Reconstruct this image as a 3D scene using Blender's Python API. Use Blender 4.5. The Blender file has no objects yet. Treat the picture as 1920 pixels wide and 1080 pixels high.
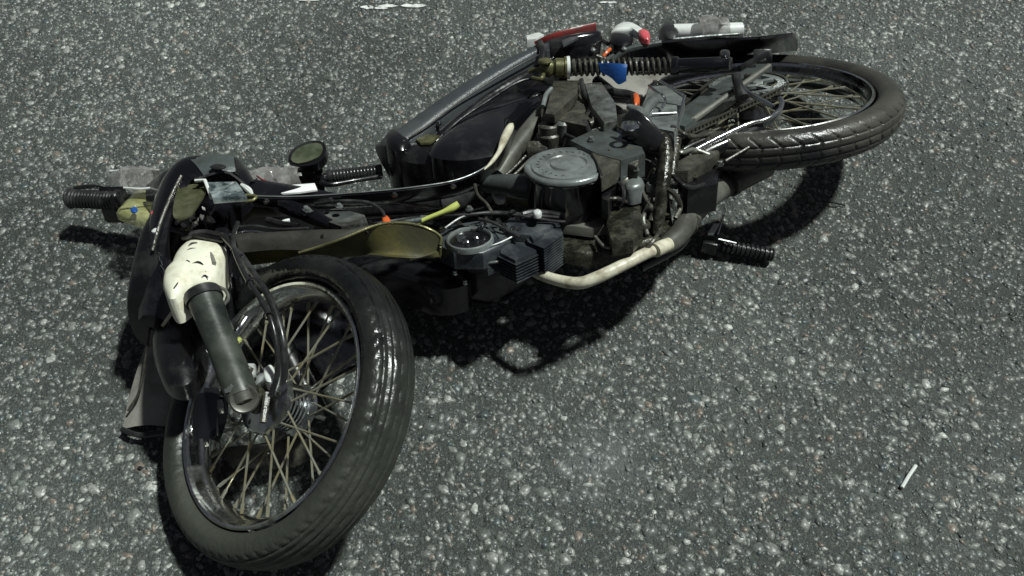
import bpy, bmesh, math, random
import numpy as np
from mathutils import Vector, Matrix, noise
random.seed(7); rng = np.random.default_rng(11)
S = bpy.context.scene; C = S.collection

# ---------------------------------------------------------------- camera
FPX, TILT, CAMH = 1600.0, 50.0, 1.42
cam = bpy.data.cameras.new('camera'); co = bpy.data.objects.new('camera', cam); C.objects.link(co)
co.location = (0, 0, CAMH); co.rotation_euler = (math.radians(90 - TILT), 0, 0)
cam.sensor_width = 36; cam.lens = 36 * FPX / 1920; cam.clip_start = .05; cam.clip_end = 600
S.camera = co
# ---------------------------------------------------------------- light
SUN = Vector((-.46, -.12, -1)).normalized()
sl = bpy.data.lights.new('street_light', 'SUN'); so = bpy.data.objects.new('street_light', sl); C.objects.link(so)
sl.energy = 3.3; sl.angle = math.radians(3.6); sl.color = (.94, 1.0, .94)
so.rotation_euler = SUN.to_track_quat('-Z', 'Y').to_euler(); so.location = (1.5, 1.5, 4)
w = bpy.data.worlds.new('World'); S.world = w; w.use_nodes = True
nt = w.node_tree; bg = nt.nodes['Background']; sky = nt.nodes.new('ShaderNodeTexSky'); sky.sky_type = 'NISHITA'
sky.sun_disc = False; sky.sun_elevation = math.asin(-SUN.z); sky.sun_rotation = math.atan2(-SUN.x, -SUN.y)
hs_ = nt.nodes.new('ShaderNodeHueSaturation'); hs_.inputs['Saturation'].default_value = .4
nt.links.new(sky.outputs[0], hs_.inputs['Color']); nt.links.new(hs_.outputs[0], bg.inputs[0]); bg.inputs[1].default_value = .015
S.view_settings.view_transform = 'Standard'; S.view_settings.look = 'None'
S.view_settings.exposure = 0.36; S.view_settings.gamma = 1; S.view_settings.use_curve_mapping = False

# ---------------------------------------------------------------- geometry of the place
_t = math.radians(TILT); EYE = Vector((0, 0, CAMH))
FW = Vector((0, math.cos(_t), -math.sin(_t))); UP = Vector((0, math.sin(_t), math.cos(_t))); RT = Vector((1, 0, 0))
def ray(px, py): return FW + RT * ((px - 960) / FPX) - UP * ((py - 540) / FPX)
def at(px, py, z):
    d = ray(px, py); return EYE + d * ((z - CAMH) / d.z)
def on(px, py, p0, n):
    d = ray(px, py); return EYE + d * ((p0 - EYE).dot(n) / d.dot(n))
NB = Vector((-.06, .3, .95)).normalized()          # side of the fallen bike that faces up

# ---------------------------------------------------------------- materials
def mat(name, col, rough=.5, metal=0, dirt=None, amt=.4, scale=9, bump=.15, bscale=160, coat=0, rvar=.15, alpha=None, trans=0, emit=None):
    m = bpy.data.materials.new(name); m.use_nodes = True; t = m.node_tree; N = t.nodes; L = t.links
    b = N['Principled BSDF']
    tc = N.new('ShaderNodeTexCoord')
    n1 = N.new('ShaderNodeTexNoise'); n1.inputs['Scale'].default_value = scale; n1.inputs['Detail'].default_value = 9; n1.inputs['Roughness'].default_value = .65
    L.new(tc.outputs['Object'], n1.inputs['Vector'])
    r = N.new('ShaderNodeValToRGB'); r.color_ramp.elements[0].position = .62 - amt * .5; r.color_ramp.elements[1].position = .78 - amt * .3
    L.new(n1.outputs['Fac'], r.inputs['Fac'])
    mx = N.new('ShaderNodeMix'); mx.data_type = 'RGBA'
    mx.inputs['A'].default_value = (*col, 1); mx.inputs['B'].default_value = (*(dirt or [c * .6 for c in col]), 1)
    L.new(r.outputs['Color'], mx.inputs['Factor']); L.new(mx.outputs['Result'], b.inputs['Base Color'])
    n2 = N.new('ShaderNodeTexNoise'); n2.inputs['Scale'].default_value = bscale; n2.inputs['Detail'].default_value = 4
    L.new(tc.outputs['Object'], n2.inputs['Vector'])
    bp = N.new('ShaderNodeBump'); bp.inputs['Strength'].default_value = bump; bp.inputs['Distance'].default_value = .002
    L.new(n2.outputs['Fac'], bp.inputs['Height']); L.new(bp.outputs[0], b.inputs['Normal'])
    mr = N.new('ShaderNodeMapRange'); mr.inputs['To Min'].default_value = max(.03, rough - rvar); mr.inputs['To Max'].default_value = min(1, rough + rvar)
    mr.inputs['From Min'].default_value = .3; mr.inputs['From Max'].default_value = .7
    L.new(n1.outputs['Fac'], mr.inputs['Value']); L.new(mr.outputs[0], b.inputs['Roughness'])
    b.inputs['Metallic'].default_value = metal; b.inputs['Coat Weight'].default_value = coat; b.inputs['Coat Roughness'].default_value = .12
    b.inputs['Transmission Weight'].default_value = trans
    if alpha is not None: b.inputs['Alpha'].default_value = alpha
    return m
M = dict(
  black=mat('black_plastic', (.006, .006, .007), .26, 0, (.03, .031, .028), .22, 12, .25, 90, .3),
  blackp=mat('black_paint', (.006, .006, .008), .16, 0, (.035, .035, .035), .2, 7, .12, 60, .6, .1),
  vinyl=mat('seat_vinyl', (.020, .022, .025), .34, 0, (.06, .065, .07), .5, 6, .5, 260, .1),
  oily=mat('oily_casting', (.014, .014, .010), .26, .1, (.075, .072, .052), .34, 42, 1.1, 120),
  rubber=mat('tyre_rubber', (.007, .008, .008), .17, 0, (.02, .021, .02), .4, 9, 1.0, 70),
  dusty=mat('dusty_tyre_rubber', (.014, .016, .016), .34, 0, (.062, .058, .048), .55, 6, .4, 200),
  hose=mat('hose_rubber', (.018, .018, .019), .3, 0, (.06, .06, .06), .3, 20, .2, 80),
  grease=mat('greasy_metal', (.040, .039, .033), .34, .15, (.095, .09, .07), .45, 34, .9, 130),
  case=mat('crankcase_alloy', (.17, .18, .17), .38, .25, (.035, .035, .03), .5, 30, .7, 140),
  alloy=mat('cleaner_alloy', (.27, .295, .29), .3, .3, (.11, .12, .115), .5, 20, .3, 90),
  cover=mat('cover_gunmetal', (.095, .112, .112), .3, .2, (.055, .06, .055), .5, 22, .4, 90),
  head=mat('cylinder_head_black', (.022, .026, .032), .33, .1, (.09, .10, .105), .35, 16, .35, 130),
  chrome=mat('chrome', (.72, .74, .75), .2, 1, (.22, .22, .21), .3, 20, .12, 120, 0, .1),
  dullchrome=mat('dull_chrome', (.42, .43, .42), .28, 1, (.15, .13, .10), .45, 24, .2, 120),
  spoke=mat('spoke_steel', (.27, .27, .23), .35, .4, (.20, .17, .09), .45, 30, .2, 100),
  brass=mat('oily_brass', (.25, .24, .12), .33, .6, (.09, .09, .045), .45, 22, .3, 120),
  cream=mat('cream_paint', (.66, .63, .50), .42, 0, (.30, .26, .18), .36, 34, .2, 100),
  white=mat('white_plastic', (.72, .74, .72), .38, 0, (.42, .43, .42), .3, 14, .2, 100),
  olive=mat('olive_inner_plastic', (.13, .115, .04), .5, 0, (.06, .056, .03), .6, 15, .3, 110),
  lime=mat('lime_cable', (.55, .60, .16), .4, 0, (.4, .42, .2), .3),
  red=mat('red_paint', (.24, .028, .022), .3, 0, (.08, .02, .02), .5, 40),
  orange=mat('orange_plastic', (.62, .12, .03), .35, 0, (.4, .08, .03), .3),
  pink=mat('pink_lens', (.72, .12, .14), .25),
  blue=mat('blue_cloth', (.010, .075, .30), .55, 0, (.01, .06, .27), .4, 30, .3, 200),
  clear=mat('torn_clear_plastic', (.30, .28, .27), .1, 0, (.6, .6, .58), .4, 26, 1.0, 34, .8, .06, .6),
  forkp=mat('fork_paint', (.018, .022, .020), .36, 0, (.06, .068, .056), .5, 14, .3, 60),
  liner=mat('dark_olive_liner', (.045, .05, .022), .5, 0, (.10, .10, .06), .4, 24),
  rimc=mat('rim_chrome', (.78, .80, .79), .20, 1, (.26, .25, .20), .3, 26, .2, 120),
  bcream=mat('scuffed_cream_paint', (.84, .83, .68), .4, 0, (.55, .50, .36), .22, 30, .2, 100),
  iglass=mat('instrument_glass', (.04, .055, .06), .1, 0, (.36, .42, .42), .42, 46, .5, 50, 1, .05),
  yclear=mat('yellowed_plastic', (.34, .34, .12), .2, 0, (.6, .6, .32), .5, 40, .8, 30, .5, .1, .62),
  glass=mat('mirror_glass', (.07, .085, .05), .15, .4, (.18, .20, .13), .4, 22, .1, 40, .6, .1),  # olive reflection painted into the mirror's base colour
  muffler=mat('sooty_pipe', (.19, .19, .165), .36, .2, (.06, .06, .05), .5, 9, .2, 90),
  skin=mat('dusty_black_skin', (.018, .018, .015), .4, 0, (.045, .043, .036), .5, 7, .3, 90),
  card=mat('white_card', (.9, .9, .9), .5, 0, (.8, .8, .8), .2),
  flap=mat('muddy_flap', (.27, .26, .235), .6, 0, (.12, .11, .095), .4, 13, .4, 120),
  paint=mat('road_paint', (.75, .77, .74), .7, 0, (.4, .4, .4), .4, 40, .5, 200),
  stickwood=mat('stick_white', (.66, .68, .66), .5, 0, (.4, .4, .4), .3),
)
def dust_sheen_layer(m, col, spot, radius, soft, noise=.25, rough=.6):
    """local tint with its own place and edge: dried dust on the tyre, painted sheen on the seat"""
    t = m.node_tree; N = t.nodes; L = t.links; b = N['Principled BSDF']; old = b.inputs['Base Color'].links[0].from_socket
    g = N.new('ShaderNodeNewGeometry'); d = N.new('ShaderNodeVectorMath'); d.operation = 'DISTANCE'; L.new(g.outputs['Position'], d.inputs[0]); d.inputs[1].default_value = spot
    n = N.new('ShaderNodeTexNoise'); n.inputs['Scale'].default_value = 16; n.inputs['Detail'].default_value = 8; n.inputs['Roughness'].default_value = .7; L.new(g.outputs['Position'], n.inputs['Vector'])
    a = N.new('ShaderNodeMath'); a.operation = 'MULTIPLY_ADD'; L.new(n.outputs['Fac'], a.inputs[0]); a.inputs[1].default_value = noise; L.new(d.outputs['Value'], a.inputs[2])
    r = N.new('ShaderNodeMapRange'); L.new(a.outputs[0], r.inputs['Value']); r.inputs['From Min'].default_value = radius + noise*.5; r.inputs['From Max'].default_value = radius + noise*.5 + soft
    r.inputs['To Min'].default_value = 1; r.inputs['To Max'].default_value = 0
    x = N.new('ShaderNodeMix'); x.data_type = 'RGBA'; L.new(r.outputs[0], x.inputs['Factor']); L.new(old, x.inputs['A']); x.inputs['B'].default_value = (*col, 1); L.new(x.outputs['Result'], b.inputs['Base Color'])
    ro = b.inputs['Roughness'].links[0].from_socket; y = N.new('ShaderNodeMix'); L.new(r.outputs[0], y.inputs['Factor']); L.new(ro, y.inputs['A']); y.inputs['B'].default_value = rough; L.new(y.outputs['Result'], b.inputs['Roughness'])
dust_sheen_layer(M['vinyl'], (.048, .055, .06), at(935, 120, .23), .10, .16, .4, .36)  # grey sheen along the mid seat, painted into the vinyl colour
dust_sheen_layer(M['rubber'], (.046, .050, .040), at(540, 980, .1), .19, .20)

# ---------------------------------------------------------------- mesh helpers
def mesh_obj(name, bm, m, parent=None, smooth=True, auto=40):
    bmesh.ops.recalc_face_normals(bm, faces=bm.faces)
    me = bpy.data.meshes.new(name); 
    if smooth:
        for f in bm.faces: f.smooth = True
        for e in bm.edges:
            if len(e.link_faces) == 2 and e.calc_face_angle(0) > math.radians(auto): e.smooth = False
    bm.to_mesh(me); bm.free()
    ms = m if isinstance(m, (list, tuple)) else [m]
    for x in ms: me.materials.append(M[x] if isinstance(x, str) else x)
    o = bpy.data.objects.new(name, me); C.objects.link(o)
    if parent: o.parent = parent
    return o
def cr(pts, k=6):
    if len(pts) < 3:
        return [Vector(p) for p in pts]
    P = [Vector(p) for p in pts]; P = [P[0] * 2 - P[1]] + P + [P[-1] * 2 - P[-2]]; out = []
    for i in range(1, len(P) - 2):
        a, b, c, d = P[i-1:i+3]
        for j in range(k):
            t = j / k
            out.append(.5 * ((2*b) + (c-a)*t + (2*a-5*b+4*c-d)*t*t + (3*b-a-3*c+d)*t**3))
    out.append(P[-2]); return out
def crv(vals, k=6):
    return [v.x for v in cr([Vector((v, 0, 0)) for v in vals], k)] if len(vals) > 2 else list(vals)
def frames(path):
    n = len(path); T = [(path[min(i+1, n-1)] - path[max(i-1, 0)]).normalized() for i in range(n)]
    u = T[0].cross(Vector((0, 0, 1)));  u = u if u.length > .1 else T[0].cross(Vector((0, 1, 0))); u.normalize(); F = []
    for t in T:
        u = (u - t * u.dot(t)).normalized(); F.append((u, t.cross(u)))
    return F
def tube(bm, pts, r, seg=12, k=6, smooth=True, cap=True, mi=0):
    path = cr(pts, k) if smooth else [Vector(p) for p in pts]
    rs = r if isinstance(r, (list, tuple)) else [r] * len(pts)
    rs = crv(rs, k) if (smooth and len(pts) > 2) else list(rs)
    F = frames(path); rings = []
    for p, rr, (u, v) in zip(path, rs, F):
        rings.append([bm.verts.new(p + (u*math.cos(a) + v*math.sin(a)) * rr) for a in [2*math.pi*i/seg for i in range(seg)]])
    fs = []
    for A, B in zip(rings, rings[1:]):
        for i in range(seg): fs.append(bm.faces.new((A[i], A[(i+1)%seg], B[(i+1)%seg], B[i])))
    if cap: fs.append(bm.faces.new(rings[0][::-1])); fs.append(bm.faces.new(rings[-1]))
    for f in fs: f.material_index = mi
    return fs
def basis(n, x=None):
    n = Vector(n).normalized(); x = Vector(x) if x is not None else Vector((1, 0, 0))
    x = x - n * x.dot(n)
    if x.length < .01: x = Vector((0, 1, 0)) - n * n.y
    x.normalize(); return x, n.cross(x), n
def lathe(bm, c, axis, prof, seg=36, mi=0, closed=False):
    x, y, z = basis(axis); c = Vector(c); rings = []
    for r, h in prof:
        if r < 1e-5: rings.append([bm.verts.new(c + z*h)])
        else: rings.append([bm.verts.new(c + (x*math.cos(a)+y*math.sin(a))*r + z*h) for a in [2*math.pi*i/seg for i in range(seg)]])
    pairs = list(zip(rings, rings[1:])) + ([(rings[-1], rings[0])] if closed else [])
    for A, B in pairs:
        for i in range(seg):
            j = (i+1) % seg
            if len(A) == 1 and len(B) == 1: continue
            if len(A) == 1: f = bm.faces.new((A[0], B[j], B[i]))
            elif len(B) == 1: f = bm.faces.new((A[i], A[j], B[0]))
            else: f = bm.faces.new((A[i], A[j], B[j], B[i]))
            f.material_index = mi
def box(bm, c, x, y, z, bev=.0):
    """box from centre and three half-extent vectors"""
    c, x, y, z = Vector(c), Vector(x), Vector(y), Vector(z); vs = {}
    for i in (-1, 1):
        for j in (-1, 1):
            for k in (-1, 1): vs[i, j, k] = bm.verts.new(c + x*i + y*j + z*k)
    fs = []
    for q in (((-1,-1,-1),(-1,1,-1),(1,1,-1),(1,-1,-1)), ((-1,-1,1),(1,-1,1),(1,1,1),(-1,1,1)), ((-1,-1,-1),(1,-1,-1),(1,-1,1),(-1,-1,1)),
              ((-1,1,-1),(-1,1,1),(1,1,1),(1,1,-1)), ((-1,-1,-1),(-1,-1,1),(-1,1,1),(-1,1,-1)), ((1,-1,-1),(1,1,-1),(1,1,1),(1,-1,1))):
        fs.append(bm.faces.new([vs[a] for a in q]))
    if bev:
        es = {e for f in fs for e in f.edges}; bmesh.ops.bevel(bm, geom=list(es), offset=bev, segments=2, affect='EDGES', profile=.6)
def plate(bm, px, z, th, n=NB, bev=.003, k=0):
    """outline drawn on a plane of its own (height z at its first point), extruded away from the viewer's side"""
    n = Vector(n).normalized(); p0 = at(px[0][0], px[0][1], z)
    P = [on(a, b, p0, n) for a, b in px]
    if k:
        Q = cr(P + [P[0]], k)[:-1]; P = Q
    top = [bm.verts.new(p) for p in P]; bot = [bm.verts.new(p - n*th) for p in P]
    ft = bm.faces.new(top); bm.faces.new(bot[::-1]); N_ = len(P)
    for i in range(N_): bm.faces.new((top[i], bot[i], bot[(i+1)%N_], top[(i+1)%N_]))
    if bev:
        bmesh.ops.bevel(bm, geom=[e for e in ft.edges], offset=bev, segments=2, affect='EDGES', profile=.6)
def sheet(bm, A, B, th=.003, bulge=0, k=5, m=8, dirn=None):
    """curved thin panel between two edge curves with thickness"""
    A, B = cr(A, k), cr(B, k); n = min(len(A), len(B)); g = []
    for i in range(n):
        row = []
        for j in range(m + 1):
            t = j / m; p = A[i].lerp(B[i], t)
            d = dirn or NB
            row.append(p + Vector(d) * (bulge * 4*t*(1-t)))
        g.append(row)
    def nrm(i, j):
        a = g[min(i+1, n-1)][j] - g[max(i-1, 0)][j]; b = g[i][min(j+1, m)] - g[i][max(j-1, 0)]
        c = a.cross(b); return c.normalized() if c.length > 1e-9 else Vector((0, 0, 1))
    T = [[bm.verts.new(g[i][j] + nrm(i, j)*th*.5) for j in range(m+1)] for i in range(n)]
    U = [[bm.verts.new(g[i][j] - nrm(i, j)*th*.5) for j in range(m+1)] for i in range(n)]
    for i in range(n-1):
        for j in range(m):
            bm.faces.new((T[i][j], T[i+1][j], T[i+1][j+1], T[i][j+1])); bm.faces.new((U[i][j], U[i][j+1], U[i+1][j+1], U[i+1][j]))
    for i in range(n-1):
        bm.faces.new((T[i][0], U[i][0], U[i+1][0], T[i+1][0])); bm.faces.new((T[i][m], T[i+1][m], U[i+1][m], U[i][m]))
    for j in range(m):
        bm.faces.new((T[0][j], T[0][j+1], U[0][j+1], U[0][j])); bm.faces.new((T[n-1][j], U[n-1][j], U[n-1][j+1], T[n-1][j+1]))
def loft(bm, secs, n=24, k=5, e=.7):
    """secs: (centre, half-extent vector a, half-extent vector b), superellipse sections"""
    Cs = cr([s[0] for s in secs], k); As = cr([s[1] for s in secs], k); Bs = cr([s[2] for s in secs], k); rings = []
    pw = lambda v: math.copysign(abs(v)**e, v)
    for c, a, b in zip(Cs, As, Bs):
        rings.append([bm.verts.new(c + a*pw(math.cos(2*math.pi*i/n)) + b*pw(math.sin(2*math.pi*i/n))) for i in range(n)])
    for A, B in zip(rings, rings[1:]):
        for i in range(n): bm.faces.new((A[i], A[(i+1)%n], B[(i+1)%n], B[i]))
    bm.faces.new(rings[0][::-1]); bm.faces.new(rings[-1])
def dome(bm, px, z, h, depth, n=NB, k=4, rings=7, top=.0):
    """pillow-shaped shell: outline on a plane, rising by h to the middle, with a wall of the given depth"""
    n = Vector(n).normalized(); p0 = at(px[0][0], px[0][1], z); P = [on(a, b, p0, n) for a, b in px]
    P = cr(P + [P[0]], k)[:-1]; c = sum(P, Vector()) / len(P); R_ = []
    R_.append([bm.verts.new(p - n*depth) for p in P])
    for j in range(rings):
        t = j / rings; s = 1 - t
        R_.append([bm.verts.new(c + (p-c)*(s if j else 1) + n*h*math.sqrt(max(0, 1-s*s))) for p in P])
    cv = bm.verts.new(c + n*h); N_ = len(P)
    for A, B in zip(R_, R_[1:]):
        for i in range(N_): bm.faces.new((A[i], A[(i+1)%N_], B[(i+1)%N_], B[i]))
    for i in range(N_): bm.faces.new((R_[-1][i], R_[-1][(i+1)%N_], cv))
    bm.faces.new(R_[0][::-1])
def bolt(bm, p, n=NB, r=.006, h=.005):
    lathe(bm, p, n, [(r*1.5, -.002), (r*1.5, .001), (r*1.02, .001), (r, h), (r*.8, h+.001), (0, h+.001)], 6 if r > .004 else 8)
def BM(): return bmesh.new()
def thing(name, label, cat, loc=(0, 0, 0), group=None):
    o = bpy.data.objects.new(name, None); C.objects.link(o); o.location = loc; o['label'] = label; o['category'] = cat
    if group: o['group'] = group
    o.empty_display_size = .05
    return o
def tag(o, label, cat, group=None, kind=None):
    if label: o['label'] = label
    if cat: o['category'] = cat
    if group: o['group'] = group
    if kind: o['kind'] = kind
    return o

# ================================================================ ROAD
def asphalt_mat():
    m = bpy.data.materials.new('asphalt_binder'); m.use_nodes = True; t = m.node_tree; N = t.nodes; L = t.links; b = N['Principled BSDF']
    g = N.new('ShaderNodeNewGeometry'); pos = g.outputs['Position']
    def noise(s, d=6, r=.6):
        n = N.new('ShaderNodeTexNoise'); n.inputs['Scale'].default_value = s; n.inputs['Detail'].default_value = d; n.inputs['Roughness'].default_value = r; L.new(pos, n.inputs['Vector']); return n.outputs['Fac']
    def vor(s, feat='F1'):
        v = N.new('ShaderNodeTexVoronoi'); v.inputs['Scale'].default_value = s; v.feature = feat; L.new(pos, v.inputs['Vector']); return v
    def ramp(x, e):
        r = N.new('ShaderNodeValToRGB'); L.new(x, r.inputs['Fac'])
        while len(r.color_ramp.elements) < len(e): r.color_ramp.elements.new(.5)
        for el, (p, c) in zip(r.color_ramp.elements, e): el.position = p; el.color = (*c, 1)
        return r.outputs['Color']
    def mix(f, a, b_, mode='MIX'):
        x = N.new('ShaderNodeMix'); x.data_type = 'RGBA'; x.blend_type = mode
        for s, v in (('Factor', f), ('A', a), ('B', b_)):
            if isinstance(v, (int, float)): x.inputs[s].default_value = v
            elif isinstance(v, tuple): x.inputs[s].default_value = (*v, 1)
            else: L.new(v, x.inputs[s])
        return x.outputs['Result']
    base = ramp(noise(3, 8), [(.3, (.052, .058, .055)), (.7, (.080, .087, .082))])
    fine = ramp(noise(420, 3), [(.35, (.6, .6, .6)), (.65, (1.4, 1.4, 1.37))])
    c = mix(1, base, fine, 'MULTIPLY')
    v = vor(230); grit = ramp(v.outputs['Color'], [(.50, (.7, .71, .7)), (.74, (1.3, 1.3, 1.27)), (.93, (2.2, 2.15, 2.05))])
    c = mix(.8, c, grit, 'MULTIPLY')
    # pale powder rubbed into the road, in front of the machine
    mp = N.new('ShaderNodeVectorMath'); mp.operation = 'DISTANCE'; L.new(pos, mp.inputs[0]); q = at(1135, 855, 0); mp.inputs[1].default_value = q
    nz = noise(14, 7, .7); mm = N.new('ShaderNodeMath'); mm.operation = 'MULTIPLY_ADD'; L.new(nz, mm.inputs[0]); mm.inputs[1].default_value = .32; L.new(mp.outputs['Value'], mm.inputs[2])
    pw = ramp(mm.outputs[0], [(.15, (.55, .55, .55)), (.27, (0, 0, 0))])
    c = mix(pw, c, (.17, .185, .185))
    broad_tone = ramp(noise(1.1, 5, .55), [(.36, (.62, .66, .62)), (.62, (1.12, 1.12, 1.12))]); c = mix(1, c, broad_tone, 'MULTIPLY')  # broad random areas of darker and lighter asphalt
    L.new(c, b.inputs['Base Color']); b.inputs['Roughness'].default_value = .62
    bp = N.new('ShaderNodeBump'); bp.inputs['Strength'].default_value = .9; bp.inputs['Distance'].default_value = .0025
    vs = vor(260); ad = N.new('ShaderNodeMath'); ad.operation = 'ADD'; L.new(vs.outputs['Distance'], ad.inputs[0]); L.new(noise(500, 3), ad.inputs[1])
    L.new(ad.outputs[0], bp.inputs['Height']); L.new(bp.outputs[0], b.inputs['Normal'])
    return m
def stone_mat():
    m = bpy.data.materials.new('aggregate_stone'); m.use_nodes = True; t = m.node_tree; N = t.nodes; L = t.links; b = N['Principled BSDF']
    a = N.new('ShaderNodeAttribute'); a.attribute_name = 'tint'; g = N.new('ShaderNodeNewGeometry')
    n = N.new('ShaderNodeTexNoise'); n.inputs['Scale'].default_value = 240; n.inputs['Detail'].default_value = 4; L.new(g.outputs['Position'], n.inputs['Vector'])
    r = N.new('ShaderNodeValToRGB'); r.color_ramp.elements[0].position = .36; r.color_ramp.elements[0].color = (.66, .68, .67, 1); r.color_ramp.elements[1].position = .6; r.color_ramp.elements[1].color = (1.15, 1.15, 1.15, 1)
    L.new(n.outputs['Fac'], r.inputs['Fac'])
    x = N.new('ShaderNodeMix'); x.data_type = 'RGBA'; x.blend_type = 'MULTIPLY'; x.inputs['Factor'].default_value = 1
    L.new(a.outputs['Color'], x.inputs['A']); L.new(r.outputs['Color'], x.inputs['B']); 
    w1 = N.new('ShaderNodeTexNoise'); w1.inputs['Scale'].default_value = 1.1; w1.inputs['Detail'].default_value = 5; w1.inputs['Roughness'].default_value = .55; L.new(g.outputs['Position'], w1.inputs['Vector'])
    w2 = N.new('ShaderNodeMapRange'); w2.inputs['From Min'].default_value = .36; w2.inputs['From Max'].default_value = .62; w2.inputs['To Min'].default_value = .72; w2.inputs['To Max'].default_value = 1.1; L.new(w1.outputs['Fac'], w2.inputs['Value'])
    x2 = N.new('ShaderNodeVectorMath'); x2.operation = 'SCALE'; L.new(x.outputs['Result'], x2.inputs[0]); L.new(w2.outputs[0], x2.inputs['Scale'])
    dd_ = N.new('ShaderNodeVectorMath'); dd_.operation = 'DISTANCE'; L.new(g.outputs['Position'], dd_.inputs[0]); dd_.inputs[1].default_value = at(1135, 855, 0)
    nz = N.new('ShaderNodeTexNoise'); nz.inputs['Scale'].default_value = 14; nz.inputs['Detail'].default_value = 7; nz.inputs['Roughness'].default_value = .7; L.new(g.outputs['Position'], nz.inputs['Vector'])
    ma = N.new('ShaderNodeMath'); ma.operation = 'MULTIPLY_ADD'; L.new(nz.outputs['Fac'], ma.inputs[0]); ma.inputs[1].default_value = .32; L.new(dd_.outputs['Value'], ma.inputs[2])
    mr = N.new('ShaderNodeMapRange'); L.new(ma.outputs[0], mr.inputs['Value']); mr.inputs['From Min'].default_value = .15; mr.inputs['From Max'].default_value = .27; mr.inputs['To Min'].default_value = .7; mr.inputs['To Max'].default_value = 0
    x3 = N.new('ShaderNodeMix'); x3.data_type = 'RGBA'; L.new(mr.outputs[0], x3.inputs['Factor']); L.new(x2.outputs[0], x3.inputs['A']); x3.inputs['B'].default_value = (.19, .205, .205, 1)
    L.new(x3.outputs['Result'], b.inputs['Base Color'])
    b.inputs['Roughness'].default_value = .38
    bp = N.new('ShaderNodeBump'); bp.inputs['Strength'].default_value = .5; bp.inputs['Distance'].default_value = .001; L.new(n.outputs['Fac'], bp.inputs['Height']); L.new(bp.outputs[0], b.inputs['Normal'])
    return m
bm = BM()
vs = [bm.verts.new(v) for v in ((-60, -60, 0), (60, -60, 0), (60, 60, 0), (-60, 60, 0))]; bm.faces.new(vs)
tag(mesh_obj('road_surface', bm, asphalt_mat(), smooth=False), None, None, kind='structure')
def stones():
    x0, x1, y0, y1 = -2.05, 2.05, .36, 2.85
    n = 112000
    X = rng.uniform(x0, x1, n * 2); Y = rng.uniform(y0, y1, n * 2)
    keep = np.abs(X) < 1.02 + .40 * (Y - y0); X, Y = X[keep][:n], Y[keep][:n]; n = len(X)
    big = rng.random(n) < .50
    rad = np.where(big, rng.lognormal(math.log(.0062), .36, n), rng.lognormal(math.log(.0030), .3, n)); rad = np.clip(rad, .0014, .0150)
    K = 7; ang = (np.arange(K) / K * 2 * math.pi)[None] + rng.uniform(-.32, .32, (n, K)) + rng.uniform(0, 6.28, (n, 1))
    rr = rad[:, None] * rng.uniform(.72, 1.2, (n, K)); asp = rng.uniform(.45, 1., n); rot = rng.uniform(0, math.pi, n)
    lx, ly = rr * np.cos(ang), rr * np.sin(ang) * asp[:, None]
    cx = lx * np.cos(rot)[:, None] - ly * np.sin(rot)[:, None]; cy = lx * np.sin(rot)[:, None] + ly * np.cos(rot)[:, None]
    h = np.clip(rad * rng.uniform(.10, .40, n), .0006, .0034)
    V = np.zeros((n, 2*K+1, 3))
    V[:, :K, 0] = X[:, None] + cx; V[:, :K, 1] = Y[:, None] + cy; V[:, :K, 2] = -.0012
    s = rng.uniform(.62, .86, (n, 1)); V[:, K:2*K, 0] = X[:, None] + cx*s; V[:, K:2*K, 1] = Y[:, None] + cy*s
    tx, ty = rng.normal(0, .16, (n, 1)), rng.normal(0, .16, (n, 1))
    V[:, K:2*K, 2] = h[:, None] + np.clip(cx*s*tx + cy*s*ty, -.001, .0015)
    V[:, 2*K, 0] = X; V[:, 2*K, 1] = Y; V[:, 2*K, 2] = h * 1.12
    i = np.arange(K); j = (i + 1) % K
    quads = np.stack([i, j, j + K, i + K], 1); tris = np.stack([i + K, j + K, np.full(K, 2*K)], 1)
    base = (np.arange(n) * (2*K+1))[:, None, None]
    Q = (quads[None] + base).reshape(-1, 4); T = (tris[None] + base).reshape(-1, 3)
    loops = np.concatenate([Q.ravel(), T.ravel()]); starts = np.concatenate([np.arange(len(Q))*4, len(Q)*4 + np.arange(len(T))*3])
    me = bpy.data.meshes.new('aggregate_stones'); me.vertices.add(n*(2*K+1)); me.vertices.foreach_set('co', V.ravel())
    me.loops.add(len(loops)); me.loops.foreach_set('vertex_index', loops.astype(np.int32))
    me.polygons.add(len(starts)); me.polygons.foreach_set('loop_start', starts.astype(np.int32)); me.update(calc_edges=True)
    pal = np.array([(.080, .088, .083), (.125, .135, .128), (.165, .175, .163), (.22, .228, .21), (.28, .285, .265), (.19, .16, .135), (.075, .092, .095), (.44, .45, .42)])
    ch = np.where(rad > .0048, rng.choice(len(pal), n, p=[.14, .27, .25, .16, .07, .04, .055, .015]), rng.choice(len(pal), n, p=[.38, .32, .13, .05, .03, .03, .055, .005])); col = pal[ch] * rng.uniform(.75, 1.2, (n, 1))
    ca = me.color_attributes.new('tint', 'FLOAT_COLOR', 'POINT'); c4 = np.ones((n, 2*K+1, 4)); c4[:, :, :3] = col[:, None]; ca.data.foreach_set('color', c4.ravel())
    me.materials.append(stone_mat()); o = bpy.data.objects.new('aggregate_stones', me); C.objects.link(o)
    tag(o, 'pale and grey stone chips standing out of the worn asphalt', 'gravel', kind='stuff')
stones()
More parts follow.
